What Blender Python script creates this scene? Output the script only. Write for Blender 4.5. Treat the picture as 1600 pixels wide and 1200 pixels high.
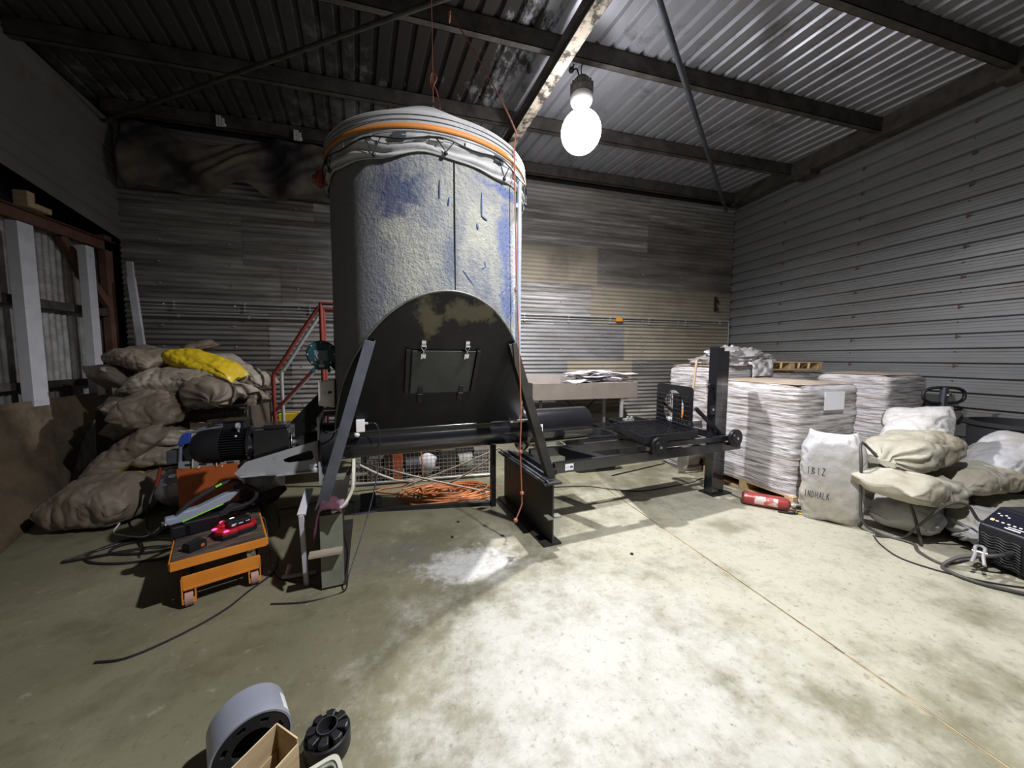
import bpy, bmesh, math, random
from mathutils import Vector, Matrix, Euler, noise

for o in list(bpy.data.objects):
    bpy.data.objects.remove(o, do_unlink=True)
SC = bpy.context.scene
COL = SC.collection
R = math.radians

# ------------------------------------------------------------------ camera
cam_data = bpy.data.cameras.new('camera')
cam_data.sensor_width = 36.0
cam_data.sensor_fit = 'HORIZONTAL'
cam_data.lens = 551.0 / 1600.0 * 36.0
cam_data.clip_start = 0.05
cam = bpy.data.objects.new('camera', cam_data)
COL.objects.link(cam)
cam.location = (0, 0, 1.55)
_yaw, _pit, _rol = R(15.05), R(4.22), R(0.175)
_f = Vector((math.sin(_yaw) * math.cos(_pit), math.cos(_yaw) * math.cos(_pit), -math.sin(_pit)))
_r = Vector((math.cos(_yaw), -math.sin(_yaw), 0))
_u = _r.cross(_f)
_r2 = _r * math.cos(_rol) + _u * math.sin(_rol)
_u2 = _u * math.cos(_rol) - _r * math.sin(_rol)
_m = Matrix((_r2, _u2, -_f)).transposed()
cam.rotation_euler = _m.to_euler()
SC.camera = cam

# ------------------------------------------------------------------ world, exposure
world = bpy.data.worlds.new('world')
SC.world = world
world.use_nodes = True
world.node_tree.nodes['Background'].inputs[0].default_value = (0.62, 0.68, 0.80, 1)
world.node_tree.nodes['Background'].inputs[1].default_value = 0.07
SC.view_settings.view_transform = 'Standard'
SC.view_settings.look = 'None'
SC.view_settings.exposure = 0.28
SC.view_settings.gamma = 1.0
SC.view_settings.use_curve_mapping = False
LAMP_AT = Vector((1.845, 3.87, 4.11))
def bay_light(name, at, down, glow):
    """a bay lamp's arc tube: most light thrown down by its reflector, a little escaping all round"""
    for nm, ty, en in ((name, 'SPOT', down), (name + '_spill', 'POINT', glow)):
        l = bpy.data.lights.new(nm, ty)
        l.energy = en
        l.shadow_soft_size = 0.06
        l.color = (0.95, 0.95, 1.0)
        if ty == 'SPOT':
            l.spot_size = math.radians(172); l.spot_blend = 0.75
        o = bpy.data.objects.new(nm, l); COL.objects.link(o)
        o.location = at
bay_light('bay_lamp_light', LAMP_AT, 1120.0, 50.0)                      # the lamp in view
bay_light('second_bay_lamp_light', Vector((1.6, 0.85, 4.0)), 700.0, 8.0)   # its twin, nearer the photographer

# ------------------------------------------------------------------ helpers
def link(o):
    COL.objects.link(o)
    return o

def tag(o, label=None, cat=None, group=None, kind=None):
    if label: o['label'] = label
    if cat: o['category'] = cat
    if group: o['group'] = group
    if kind: o['kind'] = kind
    return o

def thing(name, label, cat, loc=(0, 0, 0), rotz=0.0, group=None):
    o = bpy.data.objects.new(name, None)
    o.empty_display_size = 0.1
    link(o)
    o.location = loc
    o.rotation_euler = (0, 0, R(rotz))
    return tag(o, label, cat, group)

def copy_tree(o, parent=None):
    c = o.copy()
    link(c)
    if parent is not None:
        c.parent = parent
    for ch in list(o.children):
        copy_tree(ch, c)
    return c

def frame(z):
    z = Vector(z).normalized()
    a = Vector((0, 0, 1)) if abs(z.z) < 0.95 else Vector((1, 0, 0))
    x = a.cross(z).normalized()
    y = z.cross(x)
    return x, y, z

def smooth_path(pts, n=8, closed=False):
    P = [Vector(p) for p in pts]
    out = []
    m = len(P)
    rng = range(m) if closed else range(m - 1)
    for i in rng:
        if closed:
            a, b, c, d = P[(i - 1) % m], P[i], P[(i + 1) % m], P[(i + 2) % m]
        else:
            a = P[i - 1] if i > 0 else P[i] * 2 - P[i + 1]
            b, c = P[i], P[i + 1]
            d = P[i + 2] if i + 2 < m else P[i + 1] * 2 - P[i]
        for k in range(n):
            t = k / n
            out.append(0.5 * ((2 * b) + (c - a) * t + (2 * a - 5 * b + 4 * c - d) * t * t + (3 * b - a - 3 * c + d) * t ** 3))
    if not closed:
        out.append(P[-1])
    return out

class MB:
    def __init__(s):
        s.v = []; s.f = []; s.mi = []; s.cur = 0
    def add(s, vs, fs):
        b = len(s.v)
        s.v.extend([Vector(p) for p in vs])
        for f in fs:
            s.f.append(tuple(i + b for i in f)); s.mi.append(s.cur)
        return s
    def box(s, x0, x1, y0, y1, z0, z1, M=None):
        vs = [Vector((x, y, z)) for z in (z0, z1) for y in (y0, y1) for x in (x0, x1)]
        if M is not None: vs = [M @ p for p in vs]
        return s.add(vs, [(0, 2, 3, 1), (4, 5, 7, 6), (0, 1, 5, 4), (2, 6, 7, 3), (0, 4, 6, 2), (1, 3, 7, 5)])
    def bar(s, p0, p1, w, h, up=(0, 0, 1)):
        """rectangular bar between two points; w across, h along up"""
        p0, p1 = Vector(p0), Vector(p1)
        d = (p1 - p0).normalized(); up = Vector(up)
        x = d.cross(up)
        if x.length < 1e-4: x = d.cross(Vector((1, 0, 0)))
        x.normalize(); y = x.cross(d)
        vs = []
        for p in (p0, p1):
            for a, b in ((-1, -1), (1, -1), (1, 1), (-1, 1)):
                vs.append(p + x * (a * w / 2) + y * (b * h / 2))
        return s.add(vs, [(0, 1, 2, 3), (7, 6, 5, 4), (0, 4, 5, 1), (1, 5, 6, 2), (2, 6, 7, 3), (3, 7, 4, 0)])
    def cyl(s, p0, p1, r0, r1=None, n=20, caps=True):
        r1 = r0 if r1 is None else r1
        p0, p1 = Vector(p0), Vector(p1)
        x, y, z = frame(p1 - p0)
        vs = []
        for p, r in ((p0, r0), (p1, r1)):
            for k in range(n):
                a = 2 * math.pi * k / n
                vs.append(p + x * (r * math.cos(a)) + y * (r * math.sin(a)))
        fs = [(k, (k + 1) % n, n + (k + 1) % n, n + k) for k in range(n)]
        if caps:
            fs += [tuple(range(n))[::-1], tuple(range(n, 2 * n))]
        return s.add(vs, fs)
    def ring(s, p0, p1, ro, ri, n=28):
        """hollow tube with wall"""
        p0, p1 = Vector(p0), Vector(p1)
        x, y, z = frame(p1 - p0)
        vs = []
        for p, r in ((p0, ro), (p1, ro), (p1, ri), (p0, ri)):
            for k in range(n):
                a = 2 * math.pi * k / n
                vs.append(p + x * (r * math.cos(a)) + y * (r * math.sin(a)))
        fs = []
        for j in range(4):
            a0, b0 = j * n, ((j + 1) % 4) * n
            fs += [(a0 + k, a0 + (k + 1) % n, b0 + (k + 1) % n, b0 + k) for k in range(n)]
        return s.add(vs, fs)
    def tube(s, pts, r, n=8, closed=False, rfun=None):
        P = [Vector(p) for p in pts]
        m = len(P)
        T = []
        for i in range(m):
            a = P[(i - 1) % m] if (closed or i > 0) else P[i]
            b = P[(i + 1) % m] if (closed or i < m - 1) else P[i]
            T.append((b - a).normalized())
        x, y, z = frame(T[0])
        vs = []
        for i in range(m):
            x = (x - T[i] * x.dot(T[i]))
            x = x.normalized() if x.length > 1e-6 else frame(T[i])[0]
            y = T[i].cross(x)
            rr = rfun(i / (m - 1)) * r if rfun else r
            for k in range(n):
                a = 2 * math.pi * k / n
                vs.append(P[i] + x * (rr * math.cos(a)) + y * (rr * math.sin(a)))
        fs = []
        for i in range(m if closed else m - 1):
            j = (i + 1) % m
            fs += [(i * n + k, i * n + (k + 1) % n, j * n + (k + 1) % n, j * n + k) for k in range(n)]
        if not closed:
            fs += [tuple(range(n))[::-1], tuple(range((m - 1) * n, m * n))]
        return s.add(vs, fs)
    def lathe(s, prof, n=40, M=None, caps=True, arc=None):
        vs = []; fs = []
        m = len(prof)
        for r, z in prof:
            for k in range(n):
                a = 2 * math.pi * k / n
                vs.append(Vector((r * math.cos(a), r * math.sin(a), z)))
        for j in range(m - 1):
            fs += [(j * n + k, j * n + (k + 1) % n, (j + 1) * n + (k + 1) % n, (j + 1) * n + k) for k in range(n)]
        if caps:
            fs += [tuple(range(n))[::-1], tuple(range((m - 1) * n, m * n))]
        if M is not None: vs = [M @ p for p in vs]
        return s.add(vs, fs)
    def prism(s, poly, d, M=None):
        """poly in local xy, extruded d along local z (from 0)"""
        n = len(poly)
        vs = [Vector((p[0], p[1], 0)) for p in poly] + [Vector((p[0], p[1], d)) for p in poly]
        fs = [tuple(range(n))[::-1], tuple(range(n, 2 * n))] + [(k, (k + 1) % n, n + (k + 1) % n, n + k) for k in range(n)]
        if M is not None: vs = [M @ p for p in vs]
        return s.add(vs, fs)
    def holed(s, outer, inner, d, M=None):
        """plate with one hole; outer and inner lists of equal length (matched around)"""
        n = len(outer)
        vs = []
        for z in (0, d):
            vs += [Vector((p[0], p[1], z)) for p in outer] + [Vector((p[0], p[1], z)) for p in inner]
        fs = []
        for k in range(n):
            j = (k + 1) % n
            fs.append((k, n + k, n + j, j))
            fs.append((2 * n + k, 2 * n + j, 3 * n + j, 3 * n + k))
            fs.append((k, j, 2 * n + j, 2 * n + k))
            fs.append((n + k, 3 * n + k, 3 * n + j, n + j))
        if M is not None: vs = [M @ p for p in vs]
        return s.add(vs, fs)
    def grid(s, fn, nu, nv, wrap_u=False):
        vs = []; fs = []
        cu = nu if wrap_u else nu + 1
        for j in range(nv + 1):
            for i in range(cu):
                vs.append(Vector(fn(i / nu, j / nv)))
        for j in range(nv):
            for i in range(nu):
                i2 = (i + 1) % cu
                fs.append((j * cu + i, j * cu + i2, (j + 1) * cu + i2, (j + 1) * cu + i))
        return s.add(vs, fs)
    def sphere(s, c, r, nu=20, nv=12, sc=(1, 1, 1)):
        c = Vector(c)
        def fn(u, v):
            a = 2 * math.pi * u; b = math.pi * (v - 0.5)
            return c + Vector((r * sc[0] * math.cos(b) * math.cos(a), r * sc[1] * math.cos(b) * math.sin(a), r * sc[2] * math.sin(b)))
        return s.grid(fn, nu, nv, True)
    def xf(s, M):
        s.v = [M @ p for p in s.v]
        return s
    def build(s, name, mat, parent=None, smooth=None, bevel=0, solid=0, loc=None, merge=False):
        me = bpy.data.meshes.new(name)
        me.from_pydata([tuple(p) for p in s.v], [], s.f)
        ml = mat if isinstance(mat, (list, tuple)) else [mat]
        for m in ml: me.materials.append(m)
        if len(ml) > 1:
            me.polygons.foreach_set('material_index', s.mi)
        if merge:
            bm = bmesh.new(); bm.from_mesh(me)
            bmesh.ops.remove_doubles(bm, verts=bm.verts, dist=1e-5)
            bmesh.ops.recalc_face_normals(bm, faces=bm.faces)
            bm.to_mesh(me); bm.free()
        me.update()
        if smooth is not None:
            me.polygons.foreach_set('use_smooth', [True] * len(me.polygons))
            if smooth < 180:
                me.set_sharp_from_angle(angle=R(smooth))
        o = bpy.data.objects.new(name, me)
        link(o)
        if parent is not None: o.parent = parent
        if loc is not None: o.location = loc
        if solid:
            md = o.modifiers.new('solid', 'SOLIDIFY'); md.thickness = solid; md.offset = 0
        if bevel:
            md = o.modifiers.new('bevel', 'BEVEL'); md.width = bevel; md.segments = 2
            md.limit_method = 'ANGLE'; md.angle_limit = R(40)
        return o

def rect_loop(x0, x1, y0, y1, n):
    """n points around a rectangle, starting mid right, matched with circ_loop by angle"""
    cx, cy, hx, hy = (x0 + x1) / 2, (y0 + y1) / 2, (x1 - x0) / 2, (y1 - y0) / 2
    out = []
    for k in range(n):
        a = 2 * math.pi * (k + 0.5) / n
        c, q = math.cos(a), math.sin(a)
        t = min(hx / abs(c) if abs(c) > 1e-6 else 1e9, hy / abs(q) if abs(q) > 1e-6 else 1e9)
        out.append((cx + c * t, cy + q * t))
    return out

def snap_corners(loop, x0, x1, y0, y1):
    out = list(loop)
    for cx in (x0, x1):
        for cy in (y0, y1):
            i = min(range(len(out)), key=lambda k: (out[k][0] - cx) ** 2 + (out[k][1] - cy) ** 2)
            out[i] = (cx, cy)
    return out

def ell_loop(cx, cy, rx, ry, n, p=2.0):
    out = []
    for k in range(n):
        a = 2 * math.pi * (k + 0.5) / n
        c, q = math.cos(a), math.sin(a)
        out.append((cx + rx * math.copysign(abs(c) ** (2 / p), c), cy + ry * math.copysign(abs(q) ** (2 / p), q)))
    return out

# ------------------------------------------------------------------ materials
def nd(nt, t, **kw):
    n = nt.nodes.new(t)
    for k, v in kw.items():
        if k.startswith('i_'):
            n.inputs[k[2:].replace('_', ' ')].default_value = v
        else:
            setattr(n, k, v)
    return n

def c4(c): return (c[0], c[1], c[2], 1.0)

def mk(name, c1, c2=None, scale=4.0, rough=0.6, rough2=None, metal=0.0, bump=0.0, bscale=None, stretch=(1, 1, 1),
       detail=7.0, lo=0.35, hi=0.65, c3=None, s3=1.5, lo3=0.5, hi3=0.7, stretch3=(1, 1, 1), spec=0.5, coat=0.0, coat_rough=0.2, bdist=0.01, emit=None, estr=0.0, alpha=1.0):
    m = bpy.data.materials.new(name)
    m.use_nodes = True
    nt = m.node_tree
    b = nt.nodes['Principled BSDF']
    b.inputs['Roughness'].default_value = rough
    b.inputs['Metallic'].default_value = metal
    b.inputs['Specular IOR Level'].default_value = spec
    b.inputs['Coat Weight'].default_value = coat
    b.inputs['Coat Roughness'].default_value = coat_rough
    b.inputs['Base Color'].default_value = c4(c1)
    b.inputs['Alpha'].default_value = alpha
    if emit:
        b.inputs['Emission Color'].default_value = c4(emit)
        b.inputs['Emission Strength'].default_value = estr
    if c2 is None and not bump: return m
    tc = nd(nt, 'ShaderNodeTexCoord')
    oi = nd(nt, 'ShaderNodeObjectInfo')
    ad = nd(nt, 'ShaderNodeVectorMath', operation='MULTIPLY_ADD')
    ad.inputs[1].default_value = (7.3, 3.1, 5.7)
    nt.links.new(oi.outputs['Random'], ad.inputs[0])
    nt.links.new(tc.outputs['Object'], ad.inputs[2])
    def mapped(st):
        mp = nd(nt, 'ShaderNodeMapping')
        mp.inputs['Scale'].default_value = st
        nt.links.new(ad.outputs[0], mp.inputs[0])
        return mp.outputs[0]
    vec = mapped(stretch)
    if c2 is not None:
        n1 = nd(nt, 'ShaderNodeTexNoise', i_Scale=scale, i_Detail=detail, i_Roughness=0.62)
        nt.links.new(vec, n1.inputs['Vector'])
        mr = nd(nt, 'ShaderNodeMapRange')
        mr.inputs[1].default_value = lo; mr.inputs[2].default_value = hi
        nt.links.new(n1.outputs['Fac'], mr.inputs[0])
        mx = nd(nt, 'ShaderNodeMix', data_type='RGBA')
        mx.inputs[6].default_value = c4(c1); mx.inputs[7].default_value = c4(c2)
        nt.links.new(mr.outputs[0], mx.inputs[0])
        col = mx.outputs[2]
        if rough2 is not None:
            rr = nd(nt, 'ShaderNodeMapRange')
            rr.inputs[3].default_value = rough; rr.inputs[4].default_value = rough2
            nt.links.new(mr.outputs[0], rr.inputs[0])
            nt.links.new(rr.outputs[0], b.inputs['Roughness'])
        if c3 is not None:
            n3 = nd(nt, 'ShaderNodeTexNoise', i_Scale=s3, i_Detail=8.0, i_Roughness=0.7)
            nt.links.new(mapped(stretch3), n3.inputs['Vector'])
            m3 = nd(nt, 'ShaderNodeMapRange')
            m3.inputs[1].default_value = lo3; m3.inputs[2].default_value = hi3
            nt.links.new(n3.outputs['Fac'], m3.inputs[0])
            x3 = nd(nt, 'ShaderNodeMix', data_type='RGBA')
            x3.inputs[7].default_value = c4(c3)
            nt.links.new(col, x3.inputs[6]); nt.links.new(m3.outputs[0], x3.inputs[0])
            col = x3.outputs[2]
        nt.links.new(col, b.inputs['Base Color'])
    if bump:
        nb = nd(nt, 'ShaderNodeTexNoise', i_Scale=bscale or scale * 4, i_Detail=6.0, i_Roughness=0.65)
        nt.links.new(vec, nb.inputs['Vector'])
        bp = nd(nt, 'ShaderNodeBump', i_Strength=bump, i_Distance=bdist)
        nt.links.new(nb.outputs['Fac'], bp.inputs['Height'])
        nt.links.new(bp.outputs[0], b.inputs['Normal'])
    return m

def add_mask(m, center, size, color, soft=(0.7, 1.1), nscale=6.0, namp=0.5, rough=None, stretch=(1, 1, 1)):
    """mix a colour patch of its own shape (object space ellipsoid broken up by noise) over a material"""
    nt = m.node_tree
    b = nt.nodes['Principled BSDF']
    tc = nd(nt, 'ShaderNodeTexCoord')
    mp = nd(nt, 'ShaderNodeMapping', vector_type='TEXTURE')
    mp.inputs['Location'].default_value = center
    mp.inputs['Scale'].default_value = size
    nt.links.new(tc.outputs['Object'], mp.inputs[0])
    ln = nd(nt, 'ShaderNodeVectorMath', operation='LENGTH')
    nt.links.new(mp.outputs[0], ln.inputs[0])
    m2 = nd(nt, 'ShaderNodeMapping'); m2.inputs['Scale'].default_value = stretch
    nt.links.new(tc.outputs['Object'], m2.inputs[0])
    nz = nd(nt, 'ShaderNodeTexNoise', i_Scale=nscale, i_Detail=8.0, i_Roughness=0.68)
    nt.links.new(m2.outputs[0], nz.inputs['Vector'])
    ma = nd(nt, 'ShaderNodeMath', operation='MULTIPLY_ADD')
    ma.inputs[1].default_value = namp * 2; ma.inputs[2].default_value = -namp
    nt.links.new(nz.outputs['Fac'], ma.inputs[0])
    su = nd(nt, 'ShaderNodeMath', operation='ADD')
    nt.links.new(ln.outputs['Value'], su.inputs[0]); nt.links.new(ma.outputs[0], su.inputs[1])
    mr = nd(nt, 'ShaderNodeMapRange', interpolation_type='SMOOTHSTEP')
    mr.inputs[1].default_value = soft[0]; mr.inputs[2].default_value = soft[1]
    mr.inputs[3].default_value = 1.0; mr.inputs[4].default_value = 0.0
    nt.links.new(su.outputs[0], mr.inputs[0])
    mx = nd(nt, 'ShaderNodeMix', data_type='RGBA')
    mx.inputs[7].default_value = c4(color)
    inp = b.inputs['Base Color']
    if inp.links:
        nt.links.new(inp.links[0].from_socket, mx.inputs[6])
    else:
        mx.inputs[6].default_value = inp.default_value
    nt.links.new(mr.outputs[0], mx.inputs[0])
    nt.links.new(mx.outputs[2], inp)
    if rough is not None:
        ri = b.inputs['Roughness']
        xr = nd(nt, 'ShaderNodeMix', data_type='FLOAT')
        xr.inputs[3].default_value = rough
        if ri.links: nt.links.new(ri.links[0].from_socket, xr.inputs[2])
        else: xr.inputs[2].default_value = ri.default_value
        nt.links.new(mr.outputs[0], xr.inputs[0]); nt.links.new(xr.outputs[0], ri)
    return m

M = {}
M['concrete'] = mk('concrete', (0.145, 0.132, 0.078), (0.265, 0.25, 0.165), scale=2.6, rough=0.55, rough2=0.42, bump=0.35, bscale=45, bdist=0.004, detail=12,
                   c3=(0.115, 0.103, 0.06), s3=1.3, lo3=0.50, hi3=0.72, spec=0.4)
def fine_speckle(m, scale, lo, hi, col, fac):
    nt = m.node_tree; b = nt.nodes['Principled BSDF']
    tc = nd(nt, 'ShaderNodeTexCoord')
    nz = nd(nt, 'ShaderNodeTexNoise', i_Scale=scale, i_Detail=10.0, i_Roughness=0.75)
    nt.links.new(tc.outputs['Object'], nz.inputs['Vector'])
    mr = nd(nt, 'ShaderNodeMapRange'); mr.inputs[1].default_value = lo; mr.inputs[2].default_value = hi; mr.inputs[4].default_value = fac
    nt.links.new(nz.outputs['Fac'], mr.inputs[0])
    mx = nd(nt, 'ShaderNodeMix', data_type='RGBA'); mx.inputs[7].default_value = c4(col)
    inp = b.inputs['Base Color']; nt.links.new(inp.links[0].from_socket, mx.inputs[6]); nt.links.new(mr.outputs[0], mx.inputs[0]); nt.links.new(mx.outputs[2], inp)
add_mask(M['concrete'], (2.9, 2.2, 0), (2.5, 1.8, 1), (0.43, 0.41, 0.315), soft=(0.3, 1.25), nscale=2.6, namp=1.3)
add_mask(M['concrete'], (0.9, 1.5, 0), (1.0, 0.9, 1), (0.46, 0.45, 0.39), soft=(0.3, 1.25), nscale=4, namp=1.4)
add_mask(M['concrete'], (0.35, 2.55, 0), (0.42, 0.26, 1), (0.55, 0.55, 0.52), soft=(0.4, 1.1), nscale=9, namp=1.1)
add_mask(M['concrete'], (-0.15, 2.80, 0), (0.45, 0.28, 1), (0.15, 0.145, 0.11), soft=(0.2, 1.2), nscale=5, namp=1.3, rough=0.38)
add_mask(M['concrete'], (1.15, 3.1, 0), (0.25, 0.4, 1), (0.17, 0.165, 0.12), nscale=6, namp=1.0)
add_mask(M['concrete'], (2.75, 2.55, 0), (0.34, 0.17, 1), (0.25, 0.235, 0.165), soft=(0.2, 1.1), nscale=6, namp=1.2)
fine_speckle(M['concrete'], 3.4, 0.50, 0.72, (0.19, 0.18, 0.115), 0.55)
fine_speckle(M['concrete'], 6.5, 0.54, 0.72, (0.21, 0.185, 0.11), 0.45)
fine_speckle(M['concrete'], 24, 0.55, 0.70, (0.11, 0.095, 0.055), 0.75)
fine_speckle(M['concrete'], 11, 0.58, 0.75, (0.48, 0.46, 0.38), 0.6)
M['galv'] = mk('galvanised_sheet', (0.20, 0.195, 0.19), (0.32, 0.315, 0.31), scale=3, stretch=(0.5, 1, 3), rough=0.55, rough2=0.4, metal=0.35,
               c3=(0.15, 0.12, 0.09), s3=1.2, lo3=0.5, hi3=0.75, stretch3=(0.4, 1, 1.5))
M['galv_dusty'] = mk('dusty_sheet', (0.18, 0.165, 0.145), (0.42, 0.40, 0.37), scale=2.2, stretch=(0.35, 1, 4), rough=0.75, metal=0.15,
                     c3=(0.10, 0.09, 0.08), s3=1.4, lo3=0.48, hi3=0.68, stretch3=(0.3, 1, 3))
M['galv_tan'] = mk('tan_dust_sheet', (0.26, 0.225, 0.165), (0.34, 0.30, 0.23), scale=2.0, stretch=(0.5, 1, 2), rough=0.8, metal=0.1,
                   c3=(0.16, 0.14, 0.11), s3=0.9, lo3=0.5, hi3=0.75)
M['galv_dark'] = mk('dark_sheet', (0.11, 0.10, 0.09), (0.27, 0.25, 0.225), scale=2.0, stretch=(0.4, 1, 3), rough=0.75, metal=0.15)
M['galv_white'] = mk('streaked_sheet', (0.22, 0.205, 0.19), (0.55, 0.54, 0.52), scale=2.6, stretch=(0.3, 1, 6), rough=0.6, metal=0.2, lo=0.45, hi=0.7,
                     c3=(0.13, 0.11, 0.09), s3=1.6, lo3=0.5, hi3=0.66, stretch3=(0.3, 1, 3))
M['wall_right'] = mk('ribbed_wall_sheet', (0.175, 0.18, 0.18), (0.24, 0.245, 0.245), scale=1.4, stretch=(1, 0.4, 2), rough=0.5, rough2=0.42, metal=0.25,
                     c3=(0.15, 0.135, 0.11), s3=1.1, lo3=0.50, hi3=0.8, stretch3=(1, 0.5, 1.5))
M['roof'] = mk('roof_sheet', (0.30, 0.305, 0.33), (0.42, 0.425, 0.46), scale=2.2, stretch=(1, 0.3, 1), rough=0.42, rough2=0.32, metal=0.45,
               c3=(0.12, 0.11, 0.10), s3=2.2, lo3=0.55, hi3=0.75)
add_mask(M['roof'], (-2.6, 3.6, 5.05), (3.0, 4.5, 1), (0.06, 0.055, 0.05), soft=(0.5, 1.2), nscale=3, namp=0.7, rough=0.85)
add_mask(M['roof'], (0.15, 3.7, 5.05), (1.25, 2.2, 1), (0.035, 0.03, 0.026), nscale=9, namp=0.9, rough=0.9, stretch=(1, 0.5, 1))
M['left_upper'] = mk('left_upper_sheet', (0.16, 0.16, 0.15), (0.20, 0.195, 0.18), scale=1.5, rough=0.6, metal=0.15, c3=(0.18, 0.10, 0.08), s3=1.6, lo3=0.6, hi3=0.75)
M['left_sheet'] = mk('left_lower_sheet', (0.20, 0.195, 0.18), (0.36, 0.355, 0.34), scale=7, rough=0.6, metal=0.2, c3=(0.15, 0.11, 0.08), s3=1.5, lo3=0.5, hi3=0.7)
M['steel_brown'] = mk('dusty_brown_steel', (0.032, 0.028, 0.025), (0.085, 0.072, 0.06), scale=5, rough=0.8, bump=0.3, bscale=40)
M['steel_rust'] = mk('rust_steel', (0.10, 0.045, 0.03), (0.15, 0.075, 0.05), scale=6, rough=0.8)
M['rafter_peel'] = mk('peeling_steel', (0.05, 0.042, 0.034), (0.50, 0.43, 0.34), scale=9, rough=0.85, lo=0.42, hi=0.56, bump=0.6, bscale=30)
M['void'] = mk('dark_lining', (0.012, 0.011, 0.010), rough=0.9)
M['white_paint'] = mk('white_painted_timber', (0.46, 0.46, 0.48), (0.54, 0.54, 0.56), scale=8, rough=0.55, c3=(0.10, 0.08, 0.07), s3=14, lo3=0.66, hi3=0.72)
M['plywood'] = mk('dirty_plywood', (0.135, 0.098, 0.058), (0.21, 0.158, 0.098), scale=2.2, stretch=(1, 1, 1.6), rough=0.75, c3=(0.05, 0.04, 0.03), s3=1.3, lo3=0.46, hi3=0.66)
M['timber'] = mk('raw_timber', (0.34, 0.25, 0.15), (0.45, 0.34, 0.21), scale=3, stretch=(1, 8, 8), rough=0.75)
M['timber_old'] = mk('old_timber', (0.24, 0.20, 0.15), (0.34, 0.29, 0.22), scale=3, stretch=(1, 8, 8), rough=0.8)
M['pallet_wood'] = mk('pallet_wood', (0.48, 0.33, 0.16), (0.60, 0.44, 0.24), scale=3, stretch=(2, 6, 6), rough=0.75)
M['tarp'] = mk('dirty_tarp', (0.03, 0.027, 0.032), (0.19, 0.155, 0.115), scale=1.3, rough=0.6, rough2=0.8, lo=0.4, hi=0.65, bump=0.3, bscale=8)
M['black_paint'] = mk('black_gloss_paint', (0.007, 0.007, 0.009), (0.012, 0.012, 0.015), scale=6, rough=0.24, rough2=0.18, spec=0.55, coat=0.8, coat_rough=0.09)
M['black_plate'] = mk('black_plate', (0.007, 0.007, 0.009), (0.013, 0.013, 0.015), scale=3, rough=0.44, rough2=0.36, spec=0.35, bump=0.05, bscale=10)
M['black_dull'] = mk('black_dull', (0.009, 0.009, 0.010), (0.02, 0.02, 0.02), scale=6, rough=0.6)
M['black_rubber'] = mk('black_rubber', (0.015, 0.015, 0.016), rough=0.7)
M['ibeam'] = mk('dark_mill_steel', (0.022, 0.021, 0.019), (0.05, 0.046, 0.038), scale=3, stretch=(1, 0.4, 2), rough=0.55, rough2=0.45, metal=0.2)
M['mill_grey'] = mk('mill_scale_steel', (0.075, 0.083, 0.098), (0.13, 0.14, 0.16), scale=5, rough=0.5, rough2=0.4, metal=0.4)
M['grey_plate'] = mk('grey_plate', (0.30, 0.31, 0.32), (0.36, 0.37, 0.38), scale=4, rough=0.5, metal=0.2, c3=(0.2, 0.2, 0.19), s3=9, lo3=0.62, hi3=0.72)
M['steel_bright'] = mk('bright_steel', (0.62, 0.62, 0.62), rough=0.25, metal=0.9)
M['zinc'] = mk('zinc_steel', (0.46, 0.46, 0.45), (0.55, 0.55, 0.54), scale=9, rough=0.45, metal=0.5)
M['white_plastic'] = mk('white_plastic', (0.72, 0.71, 0.69), rough=0.45)
M['sticker'] = mk('white_sticker', (0.80, 0.80, 0.82), rough=0.5)
M['ink'] = mk('dark_ink', (0.02, 0.02, 0.05), rough=0.6)
M['ink_blue'] = mk('pale_blue_ink', (0.40, 0.44, 0.66), rough=0.6)
M['orange'] = mk('orange_paint', (0.62, 0.20, 0.018), (0.70, 0.25, 0.03), scale=6, rough=0.5, c3=(0.30, 0.11, 0.02), s3=8, lo3=0.62, hi3=0.75)
M['orange_dark'] = mk('dark_orange_paint', (0.52, 0.115, 0.025), (0.46, 0.10, 0.02), scale=6, rough=0.5, c3=(0.2, 0.05, 0.02), s3=6, lo3=0.6, hi3=0.75)
M['red_paint'] = mk('red_paint', (0.18, 0.026, 0.018), (0.23, 0.038, 0.026), scale=8, rough=0.45)
M['green_paint'] = mk('dark_green_paint', (0.012, 0.05, 0.055), (0.02, 0.065, 0.07), scale=8, rough=0.4)
M['blue_paint'] = mk('blue_paint', (0.03, 0.07, 0.35), rough=0.45)
M['webbing'] = mk('webbing_strap', (0.55, 0.53, 0.42), (0.62, 0.6, 0.5), scale=30, rough=0.85)
M['sack'] = mk('woven_sack', (0.36, 0.335, 0.26), (0.45, 0.43, 0.35), scale=2.2, rough=0.62, c3=(0.27, 0.225, 0.14), s3=1.6, lo3=0.46, hi3=0.75, bump=0.6, bscale=16, bdist=0.012)
M['sack_white'] = mk('white_sack', (0.46, 0.46, 0.475), (0.53, 0.515, 0.48), scale=2.4, rough=0.5, c3=(0.31, 0.265, 0.17), s3=1.8, lo3=0.47, hi3=0.75, bump=0.6, bscale=16, bdist=0.012)
M['sack_brown'] = mk('brown_dusty_sack', (0.165, 0.13, 0.095), (0.24, 0.195, 0.145), scale=2.5, rough=0.6, c3=(0.15, 0.12, 0.09), s3=2.0, lo3=0.52, hi3=0.72, bump=0.6, bscale=15, bdist=0.012)
M['sack_grey'] = mk('grey_dusty_sack', (0.26, 0.225, 0.175), (0.35, 0.305, 0.245), scale=2.5, rough=0.5, c3=(0.20, 0.17, 0.12), s3=2.0, lo3=0.52, hi3=0.72, bump=0.6, bscale=15, bdist=0.012)
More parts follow.
